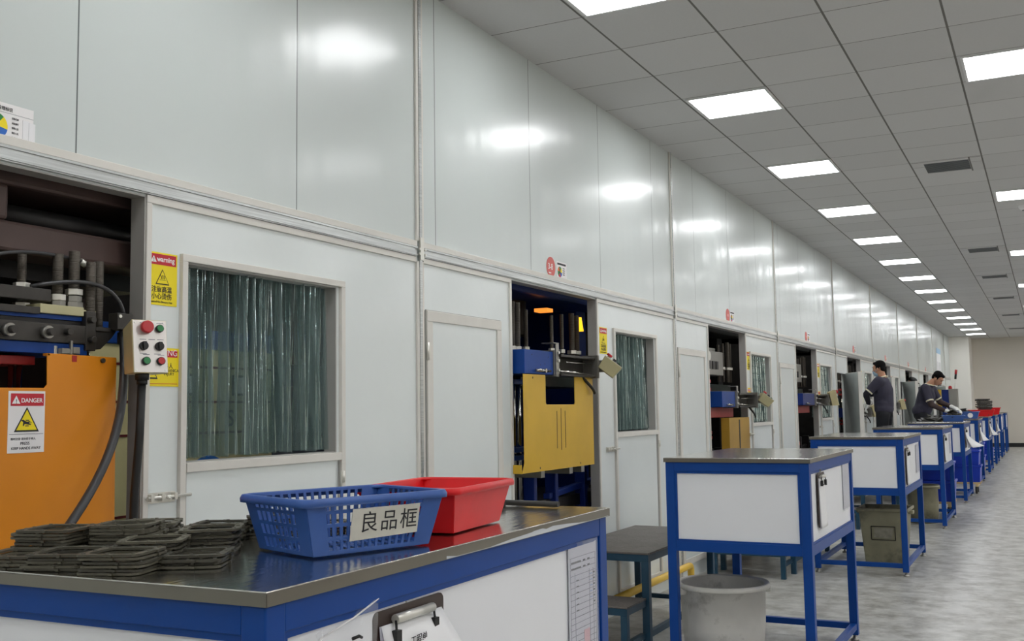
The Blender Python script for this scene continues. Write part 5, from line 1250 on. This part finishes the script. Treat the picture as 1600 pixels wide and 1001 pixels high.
def person(loc, rz, label, P, hair='short', sleeve=None, mask=False, cap=False, shirt=None):
    """figure faces +y locally; P holds joint positions"""
    t = thing('person', label, 'person', loc); t.rotation_euler.z = rz
    V = Vector
    hc = V(P['head']); ht = P.get('tilt', (0, 0, 0)); HM = Euler(ht).to_matrix()
    H = lambda x, y, z: hc+HM @ V((x, y, z))
    nk = V(P['neck']); ch = V(P['chest']); wa = V(P['waist']); pe = V(P['pelvis'])
    b = []
    # head: cranium, face, jaw, nose, ears
    b += [('e', H(0, -.012, .03), .073, .09, .088, ht), ('e', H(0, .02, -.02), .062, .068, .085, ht), ('e', H(0, .035, -.07), .045, .045, .04, ht),
          ('c', H(0, .078, .005), .010, H(0, .1, -.028), .014), ('e', H(0, .062, .03), .05, .03, .018, ht), ('e', H(0, .085, -.055), .022, .012, .009, ht),
          ('e', H(.073, -.005, -.012), .010, .02, .03, ht), ('e', H(-.073, -.005, -.012), .010, .02, .03, ht), ('c', H(0, -.02, -.06), .055, nk, .056), ('c', nk, .056, ch+V((0, 0, .1)), .07)]
    b += [('e', ch, .16, .105, .18, (0, 0, 0)), ('c', ch, .125, wa, .12), ('e', wa, .145, .1, .13, (0, 0, 0)), ('e', pe, .16, .11, .13, (0, 0, 0))]
    for s in ('L', 'R'):
        sh, el, wr = V(P['sh'+s]), V(P['el'+s]), V(P['wr'+s])
        b += [('c', ch+V((0, 0, .1)), .08, sh, .06), ('c', sh, .056, el, .042), ('c', el, .041, wr, .026)]
        b += hand(wr, P['hd'+s], P['hn'+s], g=0, thumb=1 if s == 'L' else -1, curl=P.get('curl', .45))
        hp, kn, an = V(P['hip'+s]), V(P['kn'+s]), V(P['an'+s])
        b += [('c', pe, .1, hp, .09), ('c', hp, .088, kn, .058), ('c', kn, .056, an, .04), ('c', an, .04, an+V((0, .13, -.045)), .032), ('c', an, .04, an+V((0, -.03, -.04)), .034)]
    figure('body', b, .0075, M_skin, t, 3)
    # trousers
    tr = [('e', pe+V((0, 0, .02)), .172, .125, .13, (0, 0, 0)), ('c', wa, .125, pe, .13)]
    for s in ('L', 'R'):
        hp, kn, an = V(P['hip'+s]), V(P['kn'+s]), V(P['an'+s]); tr += [('c', pe, .11, hp, .105), ('c', hp, .103, kn, .074), ('c', kn, .074, an+V((0, 0, .03)), .062)]
    figure('trousers', tr, .014, M_trous, t)
    for s in ('L', 'R'):
        an = V(P['an'+s]); figure('shoe', [('c', an+V((0, 0, .01)), .05, an+V((0, -.03, -.035)), .044), ('c', an+V((0, 0, -.03)), .044, an+V((0, .16, -.045)), .036)], .01, M_black, t)
    # shirt: torso and short sleeves
    sm = [('e', ch+V((0, 0, .02)), .188, .13, .19, (0, 0, 0)), ('c', ch, .15, wa, .148), ('e', wa, .175, .13, .14, (0, 0, 0)), ('e', pe+V((0, 0, .06)), .188, .142, .12, (0, 0, 0)), ('c', nk-V((0, 0, .03)), .06, ch+V((0, 0, .1)), .1)]
    for s in ('L', 'R'):
        sh, el = V(P['sh'+s]), V(P['el'+s]); cu = sh.lerp(el, .72)
        sm += [('c', ch+V((0, 0, .1)), .1, sh, .078), ('c', sh, .076, cu, .064)]
    figure('uniform_shirt', sm, .012, shirt or M_shirt, t)
    for s in ('L', 'R'):
        sh, el, wr = V(P['sh'+s]), V(P['el'+s]), V(P['wr'+s]); c0, c1 = sh.lerp(el, .74), sh.lerp(el, .765)
        figure('cream_cuff', [('c', c0, .052, c1, .052), ('e', c0.lerp(c1, .5), .066, .066, .03, (el-sh).to_track_quat('Z', 'Y').to_euler())], .008, M_pipe_, t, 1)
        figure('undersleeve', [('c', sh.lerp(el, .6), .054, el, .050), ('c', el, .050, el.lerp(wr, .93), .036)], .009, sleeve or M_under, t)
        figure('work_glove', hand(wr, P['hd'+s], P['hn'+s], g=.004, thumb=1 if s == 'L' else -1, curl=P.get('curl', .45))+[('c', wr-V(P['hd'+s]).normalized()*.05, .034, wr, .032)], .006, M_glove if P.get('glove', True) else M_skin, t, 2)
    cl = []
    for k in range(13):
        a = R(-150+k*25); cl.append(nk+V((.075*math.sin(a), .07*math.cos(a)-.005, -.005-.02*math.cos(a))))
    mbc = MB().tube(cl, .011, 8); o = mbc.build('cream_collar', M_pipe_); o.parent = t
    # hair or cap
    if cap:
        figure('cap', [('e', H(0, -.012, .06), .088, .104, .075, ht), ('e', H(0, .09, .045), .07, .07, .012, ht)], .008, M_black, t)
        o = MB().ell((0, 0, 0), .018, .004, .014, Matrix.Translation(H(-.03, .082, .085)) @ HM.to_4x4()).build('cap_logo', M_swhite); o.parent = t
    if not cap:
        figure('hair', [('e', H(0, -.024, .052), .079, .089, .078, ht), ('e', H(0, -.06, .01), .068, .045, .07, ht), ('e', H(.066, -.004, .012), .012, .03, .05, ht), ('e', H(-.066, -.004, .012), .012, .03, .05, ht), ('e', H(0, .045, .088), .048, .034, .026, ht)], .007, M_hair, t)
    for s in (-1, 1):
        o = MB().ell((0, 0, 0), .014, .006, .006, Matrix.Translation(H(s*.03, .079, .008)) @ HM.to_4x4()).build('eye', M_hair); o.parent = t
        o = MB().ell((0, 0, 0), .022, .005, .004, Matrix.Translation(H(s*.03, .085, .034)) @ HM.to_4x4()).build('eyebrow', M_hair); o.parent = t
    if mask:
        figure('face_mask', [('e', H(0, .05, -.075), .056, .05, .045, ht), ('e', H(0, .075, -.05), .04, .035, .035, ht)], .007, M_mask, t)
        o = MB().tube([H(.05, .06, -.05), H(.076, .01, -.02), H(.074, -.015, .01)], .003, 6).tube([H(-.05, .06, -.05), H(-.076, .01, -.02), H(-.074, -.015, .01)], .003, 6).build('mask_strap', M_mask); o.parent = t
    else:
        o = MB().ell((0, 0, 0), .022, .006, .005, Matrix.Translation(H(0, .094, -.055)) @ HM.to_4x4()).build('lips', mat('lips', rgb(160, 96, 84), .5)); o.parent = t
    return t
legs = dict(hipL=(-.095, 0, .88), hipR=(.095, 0, .88), knL=(-.10, .03, .48), knR=(.11, .02, .48), anL=(-.11, -.02, .09), anR=(.12, -.02, .09))
P1 = dict(head=(0, .05, 1.60), tilt=(R(-8), 0, R(-8)), neck=(0, .0, 1.47), chest=(0, 0, 1.26), waist=(0, 0, 1.04), pelvis=(0, 0, .92),
          shL=(-.19, .02, 1.40), shR=(.19, .02, 1.40), elL=(-.25, .2, 1.20), elR=(.25, .16, 1.22), wrL=(-.10, .2, 1.06), wrR=(.20, .33, 1.20), hdL=(.1, .5, -.7), hdR=(.1, 1, .0), hnL=(-.3, 0, 1), hnR=(.3, 0, 1), **legs)
person((-2.25, 16.95, .42), R(84), 'man in slate uniform and pale blue face mask reaching into a press opening', P1, mask=True)
P2 = dict(head=(0, .26, 1.52), tilt=(R(-42), 0, 0), neck=(0, .13, 1.43), chest=(0, .06, 1.23), waist=(0, 0, 1.02), pelvis=(0, -.04, .92),
          shL=(-.19, .1, 1.36), shR=(.19, .1, 1.36), elL=(-.24, .22, 1.12), elR=(.24, .2, 1.08), wrL=(-.13, .47, 1.02), wrR=(.12, .38, .98), hdL=(.1, 1, -.5), hdR=(-.1, 1, -.35), hnL=(0, .4, 1), hnR=(0, .4, 1), curl=.35, **legs)
person((-1.9, 19.12, .37), R(-100), 'man in slate uniform bending over a table with white gloved hands', P2, sleeve=M_brownsl)
P3 = dict(P1); P3.update(head=(0, .12, 1.53), tilt=(R(-25), 0, 0), neck=(0, .05, 1.44), elL=(-.34, .14, 1.38), elR=(.30, .2, 1.36), wrL=(-.36, .38, 1.42), wrR=(.2, .45, 1.4))
person((-2.84, 25.3, .42), R(-78), 'worker in black cap leaning beside an open grey door behind the others', P3, cap=True, sleeve=M_under, shirt=M_under)
